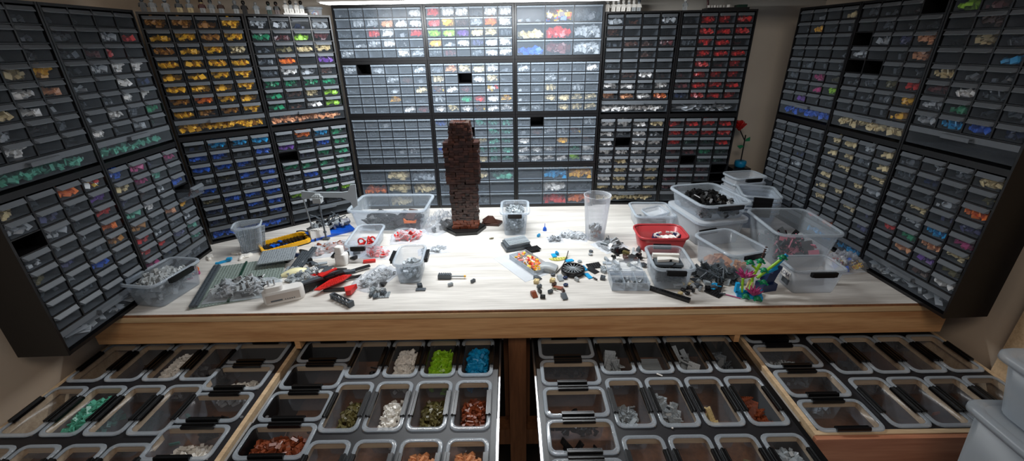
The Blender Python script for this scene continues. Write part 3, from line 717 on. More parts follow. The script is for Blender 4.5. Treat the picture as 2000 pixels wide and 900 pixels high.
# red tub
q = (Vector((.548, 1.440, 0)), .185, .140, R_(-2))
open_tub('red_tub', 'translucent red open tub with a white and navy model inside', 'tub', q[0], q[1], q[2], .070, q[3], 'redtub', .006, .84, .03, lidrim='redtub')
e = empty('toy_model', q[0] + Vector((.030, .0, .006)), R_(8), 'white and navy blue brick-built model lying in the red tub', 'toy model')
mb = MB()
for i in range(7): mb.box((-.03 + i * .009, -.002, .034 + .002 * (i % 2)), (.0085, .026, .012))
for a in (-1, 1):
    for k in range(6):
        t0 = R_(90 + a * (20 + k * 22)); mb.box((.045 * math.cos(t0), .022 + .024 * math.sin(t0) - .012, .042), (.012, .007, .006), Euler((0, 0, t0 + R_(90))).to_matrix())
ob('white_shell', mb, M['W'], e)
mb = MB(); mb.b2(-.045, .050, -.028, .034, .003, .030); mb.box((.042, .012, .036), (.018, .030, .016)); mb.box((-.038, .012, .036), (.018, .030, .016)); ob('navy_hull', mb, M['n'], e)
# clip box in front of the red tub with a white-grey vehicle piece
q = (Vector((.500, 1.210, 0)), .130, .170, R_(-5))
open_tub('storage_box', 'clear box with black clips packed with black and grey pieces, front right', 'storage box', q[0], q[1], q[2], .082, q[3], 'tub', .008, .88, .018, clips='fb')
stuff_in(q[0], q[3], .094, .128, .050, 46, 350, 'k', 'black plates filling the front right clip box', PLT, True, .2)
e = empty('vehicle_part', q[0] + Vector((0, .012, .054)), q[3], 'light grey and white vehicle section lying in the front right clip box', 'toy model')
mb = MB(); mb.prism([(-.044, -.03), (.044, -.03), (.044, .034), (-.036, .034)], 0, .008); ob('base_plate', mb, M['g'], e)
mb = MB(); mb.prism([(-.034, -.014), (.012, -.006), (.032, -.014), (.036, .004), (.010, .012), (-.030, .010)], .0081, .016); mb.b2(-.042, .042, .018, .030, .0081, .020); ob('panel', mb, M['W'], e)
# leaning lidded box right of it
q = quad((1440, 500), (1497, 471), (1342, 447), .10)
q = (Vector((.728, 1.285, 0)), .160, .195, R_(17))
open_tub('storage_box', 'clear lidded box right of the red tub with a black clip', 'storage box', q[0], q[1], q[2], .098, q[3], 'tub', .010, .88, .022, clips='fb')
stuff_in(q[0], q[3], .12, .14, .030, 30, 360, 'N', 'peach coloured parts in the box right of the red tub', BRK)
tag(ob('brick_bag', pile(.15, .09, .034, 60, 361, PLT, True, .7), M['g'], None, at(1395, 542) , (0, 0, R_(-10))), 'bag of dark slate plates in front of the box right of the red tub', 'toy bricks', None, 'stuff')
# white open box with sticker
q = (Vector((.915, 1.150, 0)), .165, .108, R_(0))
wb = open_tub('storage_box', 'small frosted open box with a paper label at the right front', 'storage box', q[0], q[1], q[2], .086, q[3], 'tubmilky', .007, .84, .014, clips='f')
# the paper label on its left side
mb = MB(); lm = Euler((0, R_(-97), 0)).to_matrix()
lab = MB(); lab.b2(-.021, .021, -.0115, .0115, 0, .0004)
lx = -(.165 - .014) / 2 * .95
lo_ = ob('paper_label', lab, M['whiteplastic'], wb, (lx - .0035, -.004, .052), (R_(90), 0, R_(-90))); lo_.rotation_euler = Euler((R_(83), 0, R_(-90)))
tx = bpy.data.curves.new('label_text', 'FONT'); tx.body = 'LOAA'; tx.size = .016; tx.extrude = .0002; tx.align_x = 'CENTER'; tx.align_y = 'CENTER'
to = bpy.data.objects.new('lettering', tx); COL.objects.link(to); tx.materials.append(M['n']); bpy.context.view_layer.update(); tm = bpy.data.meshes.new_from_object(to); bpy.data.objects.remove(to); to = bpy.data.objects.new('lettering', tm); COL.objects.link(to)
to.parent = lo_; to.location = (0, 0, .0006)
lab2 = MB(); lab2.b2(-.016, .018, -.010, .008, 0, .0004); l2 = ob('dark_label', lab2, M['g'], wb, (lx + .001, -.004, .029), (0, 0, 0)); l2.rotation_euler = Euler((R_(83), 0, R_(-90)))
# big clear bin at the right with black and pink parts
q = (Vector((.975, 1.365, 0)), .225, .250, R_(-3))
open_tub('storage_bin', 'large clear bin of black and pink parts at the right of the bench', 'storage bin', q[0], q[1], q[2], .135, q[3], 'tub', .010, .82, .03)
stuff_in(q[0], q[3], .155, .175, .075, 70, 370, 'J', 'black and pink parts in the large right bin', PLT + BRK, True, .4)
# stack of two tubs with black bricks, behind the red tub
q2 = (Vector((.762, 1.560, 0)), .215, .260, R_(10))
open_tub('storage_tub', 'wide clear tub, lower of the stack behind the red tub', 'tub', q2[0], q2[1], q2[2], .100, q2[3], 'tubmilky', .011, .88, .03, group='stacked wide tubs')
lidm = MB(); lidm.loft([rrect(q2[1] * .97, q2[2] * .97, .03, .1005), rrect(q2[1] * .97, q2[2] * .97, .03, .1035)]); 
tag(ob('tub_lid', lidm, M['tubmilky'], None, q2[0], (0, 0, q2[3])), 'flat milky lid on the lower wide tub behind the red tub', 'lid')
open_tub('storage_tub', 'wide clear tub heaped with black bricks, upper of the stack', 'tub', q2[0] + Vector((0, 0, .104)), q2[1], q2[2], .066, q2[3], 'tub', .012, .9, .03, clips='f', group='stacked wide tubs')
stuff_in(q2[0] + Vector((-.008, -.01, .104)), q2[3], .160, .205, .072, 260, 380, 'K', 'black bricks heaped in the upper wide tub', BRK, True, .55)
# nested empty boxes behind it
q3 = Vector((1.010, 1.655, 0))
for k in range(5):
    open_tub('storage_box', f'{["lowest", "second lowest", "middle", "second highest", "topmost"][k]} of the nested empty clip boxes by the right cabinets', 'storage box', q3 + Vector((.0, 0, .0005 + k * .016)), .150, .165, .082, R_(-17), 'tub', .009, .84, .018, clips='f', group='nested empty boxes')
q4 = Vector((1.040, 1.835, 0))
for k in range(4):
    open_tub('storage_box', f'{["lowest", "second", "third", "topmost"][k]} of the frosted boxes stacked in the back right corner', 'storage box', q4 + Vector((0, 0, .0005 + k * .028)), .160, .118, .078, R_(8), 'tubmilky', .008, .84, .018, clips='f' if k == 3 else '', group='frosted corner boxes')
# tall cup
cp = empty('tall_cup', (.327, 1.535, 0), 0, 'tall frosted tapered plastic cup standing on the bench', 'cup')
mb = MB(); mb.lathe([(.034, 0), (.0365, .002), (.0505, .176), (.052, .178), (.052, .181), (.0495, .181), (.0488, .176), (.0352, .004)], 32); ob('body', mb, M['cup'], cp)
stuff_in((.327, 1.535, 0), 0, .050, .050, .062, 60, 390, 'Q', 'silver grey and brown parts in the bottom of the tall cup', FRM, False, .3, zoff=.0045)
stuff_in((.331, 1.532, 0), 0, .044, .044, .04, 16, 391, 'E', 'reddish brown parts among the grey ones in the tall cup', FRM, False, .3, zoff=.006)
# crate with lattice parts at the left
q = (Vector((-.985, 1.468, 0)), .100, .090, R_(22))
open_tub('storage_box', 'narrow tapered clear tub of grey lattice panels at the left', 'storage box', q[0], q[1], q[2], .112, q[3], 'tub', .005, .66, .02)
for k in range(4):
    mb = MB()
    for i in range(7): mb.box((-.024 + i * .008, 0, .045), (.0025, .0032, .086))
    for j in range(5): mb.box((0, 0, .004 + j * .0205), (.052, .0032, .003))
    o_ = ob('grey_fence', mb, M['s'], None, q[0] + Vector((.012 * (k - 1.5), .010 * (k - 1.5), .0025)), (R_(-4 + 3 * k), R_(10), q[3] + R_(60)))
    tag(o_, f'light grey lattice panel standing in the narrow left tub, {ordn(k + 1)} from the front', 'toy part', 'lattice panels')
# lower right: milky storage tubs on the floor beside the trays
P0 = aty(1960, 870, .56)
for k, (lx_, ly_, lz_, w_, d_, h_) in enumerate([(1.16, .37, -.90, .40, .38, .30), (1.16, .37, -.60, .40, .38, .30)]): pass
def floor_tub(label, loc, w, d, h, rz):
    e = empty('floor_tub', loc, R_(rz), label, 'storage tub', 'milky tubs stacked on the floor')
    mb = MB()
    mb.loft([rrect(w * .84, d * .84, .03, 0), rrect(w * .93, d * .93, .026, h - .02), rrect(w * .93 - .004, d * .93 - .004, .026, h - .02), rrect(w * .84 - .004, d * .84 - .004, .03, .003)]); ob('body', mb, M['tubwhite'], e)
    lb = MB(); lb.loft([rrect(w * .95, d * .95, .026, h - .0195), rrect(w, d, .028, h - .017), rrect(w, d, .028, h - .007), rrect(w * .97, d * .97, .026, h - .002), rrect(w * .90, d * .90, .026, h - .006)]); ob('lid', lb, M['tubwhite'], e)
    for s_ in (-1, 1):
        c = MB(); c.box((0, 0, 0), (.10, .008, .03)); co = ob('latch', c, M['clip'], e, (0, s_ * (d / 2 + .0045), h - .022)); co['label'] = 'black latch'
    return e
TUBX, TUBY = 1.078, .468
for k, nm in enumerate(('lowest', 'second', 'third')):
    floor_tub(f'milky lidded storage tub, {nm} of the floor stack at the right edge', (TUBX, TUBY, -.900 + k * .318), .39, .33, .318, -3)
floor_tub('smaller milky storage tub, topmost of the floor stack at the right edge', (TUBX - .005, TUBY + .012, .0545), .36, .31, .125, -3)

# ================================================================== MODELS AND THINGS ON THE BENCH
# plain brick-built tower on a hexagonal stand
st = empty('display_stand', (-.195, 1.640, 0), 0, 'black hexagonal display stand under the brown block tower', 'display stand')
hexp = [(.088 * math.cos(R_(60 * i + 8)), .074 * math.sin(R_(60 * i + 8))) for i in range(6)]
mb = MB(); mb.prism(hexp, 0, .013); ob('base', mb, M['K'], st)
mb = MB(); mb.prism([(x * .93, y * .93) for x, y in hexp], .0131, .0165); ob('top_plate', mb, M['K'], st)
tw = empty('block_tower', (-.190, 1.645, .0167), 0, 'tall dark brown tower of stacked toy bricks on the hexagonal stand', 'brick-built tower')
rg = random.Random(9)
for nm, z0, z1, wa, wb_, key in (('foot', 0, .035, .105, .090, 'E'), ('lower_section', .0352, .190, .104, .104, 'u'), ('middle_section', .1902, .350, .128, .132, 'u'), ('top_section', .3502, .425, .090, .070, 'u')):
    mb = MB(); z = z0
    while z < z1 - .004:
        t = (z - z0) / (z1 - z0); w = wa + (wb_ - wa) * t
        for i in range(-3, 4):
            for j in range(-2, 3):
                x, y = i * w / 7, j * .072 / 5
                if abs(i) < 3 and abs(j) < 2: continue
                mb.box((x + rg.uniform(-.003, .003), y + rg.uniform(-.003, .003), z + .0046), (w / 7 + .002, .0158, .0088), Euler((0, 0, rg.uniform(-.25, .25))).to_matrix())
        z += .0096
    mb.b2(-wa * .34, wa * .34, -.020, .020, z0, z1 - .001)
    ob(nm, mb, M[key], tw)
tag(ob('brown_shell', MB().prism([(-.045, -.02), (.03, -.03), (.045, .01), (0, .04), (-.04, .02)], 0, .010).box((-.005, 0, .022), (.062, .044, .024), Euler((0, .2, .3)).to_matrix(), 0, (.35, .5)), M['b'], None, (-.085, 1.695, 0)), 'dark brown wedge piece lying between the stand and the tall grey-filled box', 'toy part')

# aircraft-like grey model on a pole
pm = empty('grey_model', (-.745, 1.560, 0), 0, 'grey brick-built model with a tail fin held up on a tall pole', 'toy model')
mb = MB(); mb.cyl((0, 0, 0), (0, 0, .165), .0035, n=8).cyl((0, 0, .03), (0, 0, .036), .0065, n=8).cyl((0, 0, .07), (0, 0, .075), .006, n=8).cyl((0, 0, .12), (0, 0, .125), .0055, n=8); mb.box((0, 0, .004), (.024, .018, .008)); ob('pole', mb, M['g'], pm)
mb = MB(); mb.b2(-.016, .014, -.014, .012, .158, .178)
for i in range(4): mb.box((-.012 + i * .0075, -.002, .183), (.0045, .018, .010))
mb.box((0, -.003, .181), (.040, .012, .004)); mb.box((0, 0, .190), (.018, .012, .004)); ob('bracket', mb, M['w'], pm)
ex = Euler((R_(90), 0, R_(6))).to_matrix().to_4x4(); ex = Matrix.Translation((0, .022, 0)) @ ex
mb = MB(); mb.prism([(-.070, .170), (-.064, .200), (-.010, .193), (.085, .188), (.108, .190), (.120, .216), (.140, .218), (.138, .180), (.136, .132), (.118, .120), (.110, .150), (.080, .166), (.0, .172), (-.045, .168)], -.004, .004, ex); ob('tail_plate', mb, M['s'], pm)
mb = MB(); mb.cyl((-.060, .03, .010), (-.067, .02, .172), .0028, n=8); mb.box((-.060, .03, .005), (.02, .016, .010)); ob('thin_post', mb, M['s'], pm)

# blue base with grey and white building around it
bp = empty('model_base', (-.753, 1.626, 0), R_(38), 'bright blue base plate with white block wall and grey parts on top', 'toy model')
mb = MB(); mb.b2(-.095, .088, -.045, .055, 0, .008); ob('blue_base', mb, M['B'], bp)
mb = MB(); mb.b2(-.085, -.010, -.040, -.012, .0081, .040); 
for i in range(9): 
    for j in range(3): mb.cyl((-.081 + i * .008, -.034 + j * .008, .040), (-.081 + i * .008, -.034 + j * .008, .0417), .0024, n=6)
ob('white_wall', mb, M['whiteplastic'], bp)
mb = MB(); rg = random.Random(4)
for i in range(60):
    brick_into(mb, *rg.choice(BRK), (rg.uniform(-.07, .080), rg.uniform(.000, .048), .012 + rg.random() * .030), rotm(rg), False)
mb.v = [(max(-.090, min(.086, x)), max(-.008, min(.053, y)), max(.0083, z)) for x, y, z in mb.v]
p_ = ob('grey_superstructure', mb, M['Q'], bp)
mb = MB(); rg = random.Random(14)
for i in range(16): mb.cyl((rg.uniform(-.06, .08), rg.uniform(.01, .045), .02), (rg.uniform(-.06, .085), rg.uniform(.01, .05), rg.uniform(.05, .085)), .0022, n=6)
ob('thin_bars', mb, M['g'], bp)
def tube(name, pts, r, mat, label, cat, sub=6):
    pts = [Vector(p) for p in pts]; out = []
    for i in range(len(pts) - 1):
        p0 = pts[max(i - 1, 0)]; p1 = pts[i]; p2 = pts[i + 1]; p3 = pts[min(i + 2, len(pts) - 1)]
        for k in range(sub):
            t = k / sub; out.append(.5 * ((2 * p1) + (-p0 + p2) * t + (2 * p0 - 5 * p1 + 4 * p2 - p3) * t * t + (-p0 + 3 * p1 - 3 * p2 + p3) * t ** 3))
    out.append(pts[-1]); n = 8; rings = []
    for i, p in enumerate(out):
        a = (out[min(i + 1, len(out) - 1)] - out[max(i - 1, 0)]).normalized(); q_ = a.cross(Vector((0, 0, 1)));
        q_ = q_.normalized() if q_.length > 1e-4 else Vector((1, 0, 0)); w_ = a.cross(q_)
        rings.append([p + (q_ * math.cos(2 * math.pi * k / n) + w_ * math.sin(2 * math.pi * k / n)) * r for k in range(n)])
    return tag(ob(name, MB().loft(rings), M[mat]), label, cat)
tube('hose', [(-.845, 1.58, .004), (-.82, 1.56, .018), (-.795, 1.565, .014), (-.78, 1.54, .004)], .003, 'k', 'black hose curving beside the blue base plate', 'hose')
tube('hose', [(-.90, 1.64, .003), (-.87, 1.625, .012), (-.84, 1.63, .003)], .0025, 'k', 'short black hose lying behind the yellow frame', 'hose')
# yellow framed tray
yf = empty('yellow_frame', (-.890, 1.515, 0), R_(40), 'yellow brick frame around a dark recess with blue bits', 'toy model')
mb = MB()
hw, hd, b_ = .052, .086, .0085
ring = lambda k, z: [Vector((x * k[0], y * k[1], z)) for x, y in ((-1, -.84), (-.84, -1), (.84, -1), (1, -.84), (1, .84), (.84, 1), (-.84, 1), (-1, .84))]
o1, o2, i1, i2 = ring((hw, hd), .004), ring((hw, hd), .018), ring((hw - b_, hd - b_), .018), ring((hw - b_, hd - b_), .004)
mb.loft([o1, o2, i1, i2, o1], 0, False, False, False)
for i in range(14): mb.cyl((-hw + .0045, -.066 + i * .0102, .018), (-hw + .0045, -.066 + i * .0102, .0195), .0024, n=6).cyl((hw - .0045, -.066 + i * .0102, .018), (hw - .0045, -.066 + i * .0102, .0195), .0024, n=6)
ob('frame', mb, M['Y'], yf); yf.rotation_euler[2] = R_(-50)
mb = MB(); mb.prism([(v.x * 1.02, v.y * 1.02) for v in ring((hw, hd), 0)], 0, .0039); ob('black_base', mb, M['k'], yf)
mb = MB()
for i in range(11): mb.b2(-.040, .040, -.070 + i * .0125, -.064 + i * .0125, .0040, .0075)
ob('dark_ribs', mb, M['k'], yf)
rg = random.Random(2); mb = MB()
for i in range(7): mb.box((rg.uniform(-.03, .03), rg.uniform(-.06, .0), .0105), (.014, .009, .005), Euler((0, 0, rg.uniform(-1, 1))).to_matrix())
ob('blue_bits', mb, M['B'], yf)

# ribbed grey baseplates at the left front
def grey_plate(name, label, loc, w, d, rz, key, step, rib=True, h=.0032, green=None):
    e = empty(name, loc, R_(rz), label, 'baseplate', 'grey baseplates')
    ob('plate', MB().b2(-w / 2, w / 2, -d / 2, d / 2, 0, h), M[key], e)
    s_ = MB(); nx, ny = int(w / step), int(d / step)
    for i in range(nx):
        for j in range(ny):
            s_.cyl((-w / 2 + (i + .5) * w / nx, -d / 2 + (j + .5) * d / ny, h), (-w / 2 + (i + .5) * w / nx, -d / 2 + (j + .5) * d / ny, h + .0018), .0025, n=6)
    ob('studs', s_, M[key], e)
    if green is not None: ob('green_strip', MB().b2(green - .003, green + .003, -d / 2, d / 2, h + .0001, h + .0060), M['d'], e)
    return e
grey_plate('baseplate', 'large grey green studded baseplate, lowest of the left front pile', (-.895, 1.240, 0), .235, .275, 19, 'q', .0088, green=-.015)
_d = Vector((math.cos(R_(19)), math.sin(R_(19)), 0))
grey_plate('baseplate', 'dark slate studded strip along the left side of the baseplate pile', Vector((-.895, 1.240, .0055)) - _d * .106, .022, .270, 19, 'g', .008, h=.0066)
e = grey_plate('baseplate', 'small grey ribbed plate lying tilted on the baseplate pile', (-.835, 1.362, .030), .120, .080, 12, 's', .008); e.rotation_euler = (R_(10), R_(-3), R_(12))
e = grey_plate('baseplate', 'blue grey plate strip leaning beside the ribbed plate', (-.760, 1.345, .010), .024, .125, -2, 'g', .008, h=.006); e.rotation_euler = (R_(10), 0, R_(-2))
e = grey_plate('baseplate', 'second blue grey plate strip behind the leaning one', (-.742, 1.375, .010), .020, .125, -4, 'g', .008, h=.006); e.rotation_euler = (R_(12), 0, R_(-6))
stuff_in((-.855, 1.165, .0055), R_(10), .170, .085, .030, 90, 400, 'Q', 'bagged dark grey parts on the front of the left baseplate', BRK + PLT, True, .5)
bag(Vector((-.850, 1.165, .0055)), .20, .11, .040, R_(10), 77, 'clear bag over the grey parts on the left baseplate')

# white plug adapter and white block
ad = empty('plug_adapter', (-.700, 1.122, 0), R_(24), 'white rounded plug adapter standing at the left bench edge', 'plug adapter')
mb = MB(); mb.loft([rrect(.110, .036, .016, 0), rrect(.114, .040, .018, .004), rrect(.114, .040, .018, .038), rrect(.110, .036, .016, .042)]); ob('housing', mb, M['whiteplastic'], ad)
mb = MB(); mb.loft([rrect(.052, .030, .012, .0421), rrect(.050, .028, .012, .056)]); o_ = ob('socket_tower', mb, M['whiteplastic'], ad, (-.022, 0, 0))
mb = MB(); mb.cyl((-.012, 0, .056), (-.012, 0, .074), .0024).cyl((.004, 0, .056), (.004, 0, .074), .0024); ob('pin', mb, M['metal'], o_)
mb = MB(); mb.b2(-.048, .045, -.0204, -.0201, .008, .034); ob('grey_label', mb, plastic('label_grey', rgb(186, 176, 168), .5, 0), ad)
mb = MB(); mb.b2(-.036, -.004, -.0208, -.0205, .011, .016); 
for i in range(5): mb.b2(.002 + i * .006, .0055 + i * .006, -.0208, -.0205, .011, .014)
ob('printed_marks', mb, M['g'], ad)
wp = empty('white_charger', (-.605, 1.352, 0), R_(-8), 'white upright charger block standing beside the flat red bag', 'charger')
mb = MB(); mb.loft([rrect(.040, .030, .006, 0), rrect(.042, .032, .007, .003), rrect(.042, .032, .007, .038), rrect(.038, .028, .006, .041)]); ob('body', mb, M['whiteplastic'], wp)
mb = MB(); mb.loft([rrect(.026, .024, .005, .0411), rrect(.026, .024, .005, .066), rrect(.022, .020, .004, .068)]); ob('plug', mb, M['whiteplastic'], wp, (-.004, 0, 0))

# red, grey and black wing model
wm = empty('wing_model', (-.640, 1.185, 0), 0, 'broken black and grey model with a large red wing at the left front', 'toy model')
mb = MB(); rg = random.Random(6)
rr = Euler((0, 0, R_(38))).to_matrix()
for i in range(16):
    t = i / 15; c = Vector((-.045 + t * .12, -.045 + t * .105, .010 + .006 * (i % 3)))
    mb.box(c, (.030, .022, .012), rr)
for i in range(12): mb.box((-.050 + .0035 * i, -.048 + .0028 * i, .026), (.003, .020, .006), rr)
ob('black_fuselage', mb, M['k'], wm)
mb = MB(); mb.box((.0, -.004, .031), (.070, .018, .007), rr).box((.036, .034, .032), (.05, .012, .006), rr).box((.062, .080, .012), (.055, .016, .010), Euler((0, 0, .25)).to_matrix()).box((.092, .078, .016), (.036, .014, .007), Euler((0, 0, .3)).to_matrix()); ob('grey_spine', mb, M['g'], wm)
mb = MB(); mb.prism([(.022, -.040), (.060, .050), (.108, .052), (.092, .012), (.040, -.042)], .016, .020)
for i in range(8):
    for j in range(5):
        x, y = .040 + i * .008 * .55 + j * .006, -.022 + i * .0085; 
        mb.cyl((x, y, .020), (x, y, .0217), .0024, n=6)
ob('red_wing', mb, M['R'], wm)
mb = MB(); mb.prism([(.012, .020), (.052, .068), (.060, .062), (.030, .010)], .034, .038); mb.prism([(.112, -.030), (.146, -.012), (.140, -.052), (.126, -.056)], .006, .022); ob('red_fin', mb, M['R'], wm)
mb = MB(); mb.box((.085, -.018, .006), (.085, .008, .008), Euler((0, 0, .12)).to_matrix()).box((.095, .045, .008), (.09, .007, .008), Euler((0, 0, .45)).to_matrix()).box((.045, .112, .006), (.045, .012, .006)).box((.115, .110, .010), (.07, .012, .006), Euler((0, 0, .62)).to_matrix()); ob('black_struts', mb, M['k'], wm)
gt = MB()  # lattice girder
for a, b in (((-.04, -.006), (.04, -.006)), ((-.04, .006), (.04, .006))):
    for z in (.003, .015): gt.cyl((a[0], a[1], z), (b[0], b[1], z), .0022, n=6)
for i in range(5):
    x = -.036 + i * .018
    for y in (-.006, .006): gt.cyl((x, y, .003), (x + (.016 if i < 4 else 0), y, .015), .0018, n=6); gt.cyl((x, y, .015), (x + (.014 if i < 4 else 0), y, .003), .0018, n=6)
gt.box((.043, 0, .009), (.010, .018, .018)).box((-.042, 0, .009), (.008, .016, .016))
tag(ob('lattice_girder', gt, M['g'], None, at(668, 590) + Vector((0, 0, 0)), (0, 0, R_(-34))), 'dark grey lattice girder piece in front of the red wing', 'toy part')
tag(ob('red_strip', MB().box((0, 0, .005), (.042, .014, .008)), M['R'], None, at(722, 512), (0, 0, R_(12))), 'single dark red plate between the white charger and the bag of links', 'toy part')
# cream shell
mb = MB(); rings = []
for k in range(9):
    t = k / 8; w_ = .020 * math.sin(math.pi * min(1, t * .8 + .12)); rings.append([Vector((-.045 + .09 * t, w_ * math.cos(R_(a)), .002 + w_ * .9 * math.sin(R_(a)))) for a in range(0, 181, 20)] + [Vector((-.045 + .09 * t, w_ * .85 * math.cos(R_(a)), .001 + w_ * .75 * math.sin(R_(a)))) for a in range(180, -1, -20)])
mb.loft(rings); tag(ob('cream_shell', mb, plastic('brick_cream', rgb(232, 226, 180), .35, 0), None, at(578, 534), (0, 0, R_(28))), 'cream curved shell piece lying on the grey parts, left', 'toy part')

# spoked wheel
wh = empty('wheel', (.203, 1.262, 0), 0, 'black spoked wheel lying flat on the bench', 'wheel')
mb = MB(); mb.lathe([(.036, 0), (.0395, .003), (.0395, .016), (.037, .019), (.0345, .019), (.0340, .012), (.0335, .001)], 40); ob('rim', mb, M['k'], wh)
mb = MB()
for i in range(16): 
    a = R_(22.5 * i); mb.cyl((.006 * math.cos(a), .006 * math.sin(a), .017), (.0345 * math.cos(a + .12), .0345 * math.sin(a + .12), .015), .0013, n=6)
mb.cyl((0, 0, .010), (0, 0, .019), .007, n=16); ob('spokes', mb, M['s'], wh)
# gun-like grey part (left of centre front)
gp = empty('blaster_part', (-.205, 1.236, 0), R_(-2), 'grey ribbed toy part with clear rod lying alone at the bench centre', 'toy part')
mb = MB(); mb.b2(-.042, .002, -.008, .008, 0, .014)
for i in range(6): mb.box((-.038 + i * .007, 0, .0155), (.004, .014, .004))
ob('body', mb, M['g'], gp); ob('rod', MB().cyl((.0021, 0, .008), (.044, 0, .008), .003), M['w'], gp); ob('tip', MB().cyl((.0441, 0, .008), (.050, 0, .008), .004), M['Y'], gp)
tag(ob('keyboard_plate', MB().b2(-.045, .045, -.032, .032, .012, .022).box((0, 0, .006), (.10, .07, .012)), M['g'], None, at(1008, 482), (0, 0, R_(18))), 'stack of slate grey plates in front of the tall grey-filled box', 'toy part')
lp = MB()
for i in range(7): lp.b2(-.038, .038, -.027 + i * .008, -.022 + i * .008, 0, .0015)
lp.b2(-.042, .042, -.031, .031, -.004, 0); tag(ob('ribbed_plate', lp, M['s'], None, at(1008, 482) + Vector((.004, .004, .0265)), (0, 0, R_(20))), 'pale ribbed plate on top of the slate grey stack', 'toy part')
# divided clear box with small slots
def divided(name, label, loc, w, d, h, rz, nx, ny, lid=True):
    e = empty(name, loc, R_(rz), label, 'divided box', 'divided clear boxes'); mb = MB(); t = .0015
    mb.b2(-w / 2, w / 2, -d / 2, d / 2, 0, t)
    for i in range(nx + 1): x = -w / 2 + i * w / nx; mb.b2(x - t / 2, x + t / 2, -d / 2, d / 2, t, h)
    for j in range(ny + 1): y = -d / 2 + j * d / ny; mb.b2(-w / 2, w / 2, y - t / 2, y + t / 2, t, h - .001)
    ob('body', mb, M['rim'], e)
    if lid:
        lm_ = MB(); lm_.b2(-w / 2, w / 2, 0, d, 0, t).b2(-w / 2, w / 2, 0, t, t, .010).b2(-w / 2, w / 2, d - t, d, t, .010).b2(-w / 2, -w / 2 + t, 0, d, t, .010).b2(w / 2 - t, w / 2, 0, d, t, .010)
        ob('lid', lm_, M['tub'], e, (0, d / 2 + .002, h * .35), (R_(12), 0, 0))
    return e
divided('divided_box', 'clear divided box with open lid at the right front of the spill', (.368, 1.178, 0), .115, .075, .030, -3, 3, 2)
tag(ob('brick_pile', pile(.10, .06, .022, 26, 420, FRM, False, .3), M['Q'], None, (.368, 1.178, .0022), (0, 0, R_(-3))), 'black and grey tools in the clear divided box', 'toy bricks', None, 'stuff')
divided('divided_box', 'clear flat box of red, yellow and orange parts left of the wheel', (.060, 1.325, 0), .070, .150, .018, 33, 2, 4, False)
MULT = multi('brick_warm_mix', [rgb(220, 60, 40), rgb(240, 130, 40), rgb(240, 200, 60), rgb(230, 120, 110), rgb(235, 225, 220)])
tag(ob('brick_pile', pile(.062, .140, .018, 60, 421, FRM, True, .2), MULT, None, (.060, 1.325, .0022), (0, 0, R_(33))), 'red, orange and yellow parts in the flat box left of the wheel', 'toy bricks', None, 'stuff')
tag(ob('paper_sheet', MB().b2(-.052, .052, -.100, .100, .0, .0012), M['tubmilky'], None, (.030, 1.315, .0001), (0, 0, R_(33))), 'pale clear sheet under the box of red and yellow parts', 'plastic sheet')
mb = MB(); rings = []
for k in range(7):
    t = k / 6; rings.append([Vector((-.034 + .068 * t, -.022, .001)), Vector((-.034 + .068 * t, .028, .001)), Vector((-.034 + .068 * t, .022, .012 + .008 * math.sin(math.pi * t))), Vector((-.034 + .068 * t, -.018, .012 + .010 * math.sin(math.pi * t)))])
mb.loft(rings); tag(ob('grey_shell', mb, M['w'], None, at(1068, 527), (0, 0, R_(-18))), 'pale grey rounded shell piece left of the spoked wheel', 'toy part')
tube('antenna', [at(1087, 532, .004), at(1099, 518, .004), at(1106, 503, .006), at(1110, 490, .014)], .0016, 'k', 'thin black curved rod leaning beside the spoked wheel', 'toy part')
mb = MB(); pts = [(.034 * math.cos(R_(a)), .022 * math.sin(R_(a))) for a in range(180, 361, 15)]; mb.prism(pts, 0, .0032)
for i in range(5):
    for j in range(2): mb.cyl((-.020 + i * .010, -.006 - j * .008, .0032), (-.020 + i * .010, -.006 - j * .008, .0049), .0025, n=6)
tag(ob('olive_half_disc', mb, plastic('brick_olive_yellow', rgb(190, 185, 100), .4, 0), None, at(1090, 504), (0, 0, R_(10))), 'olive yellow half-round studded plate above the wheel', 'toy part')
tag(ob('blue_funnel', MB().cyl((0, 0, 0), (0, 0, .012), .0085, .007, 12).cyl((0, 0, .012), (0, 0, .018), .006, .002, 10).cyl((0, 0, .018), (0, 0, .032), .0016, .001, 8), M['B'], None, at(1064, 450)), 'small blue pointed nozzle standing alone on the bare laminate', 'nozzle')
tag(ob('black_rack', MB().box((0, 0, .005), (.150, .016, .010)), M['k'], None, at(1298, 574), (0, 0, R_(-38))), 'long black studded beam sticking out in front of the right clip box', 'toy part')
rk = MB()
for i in range(17): rk.cyl((-.070 + i * .00875, 0, .010), (-.070 + i * .00875, 0, .0118), .0028, n=6)
bpy.data.objects['black_rack']; r_ = ob('studs', rk, M['k'], bpy.data.objects['black_rack'])

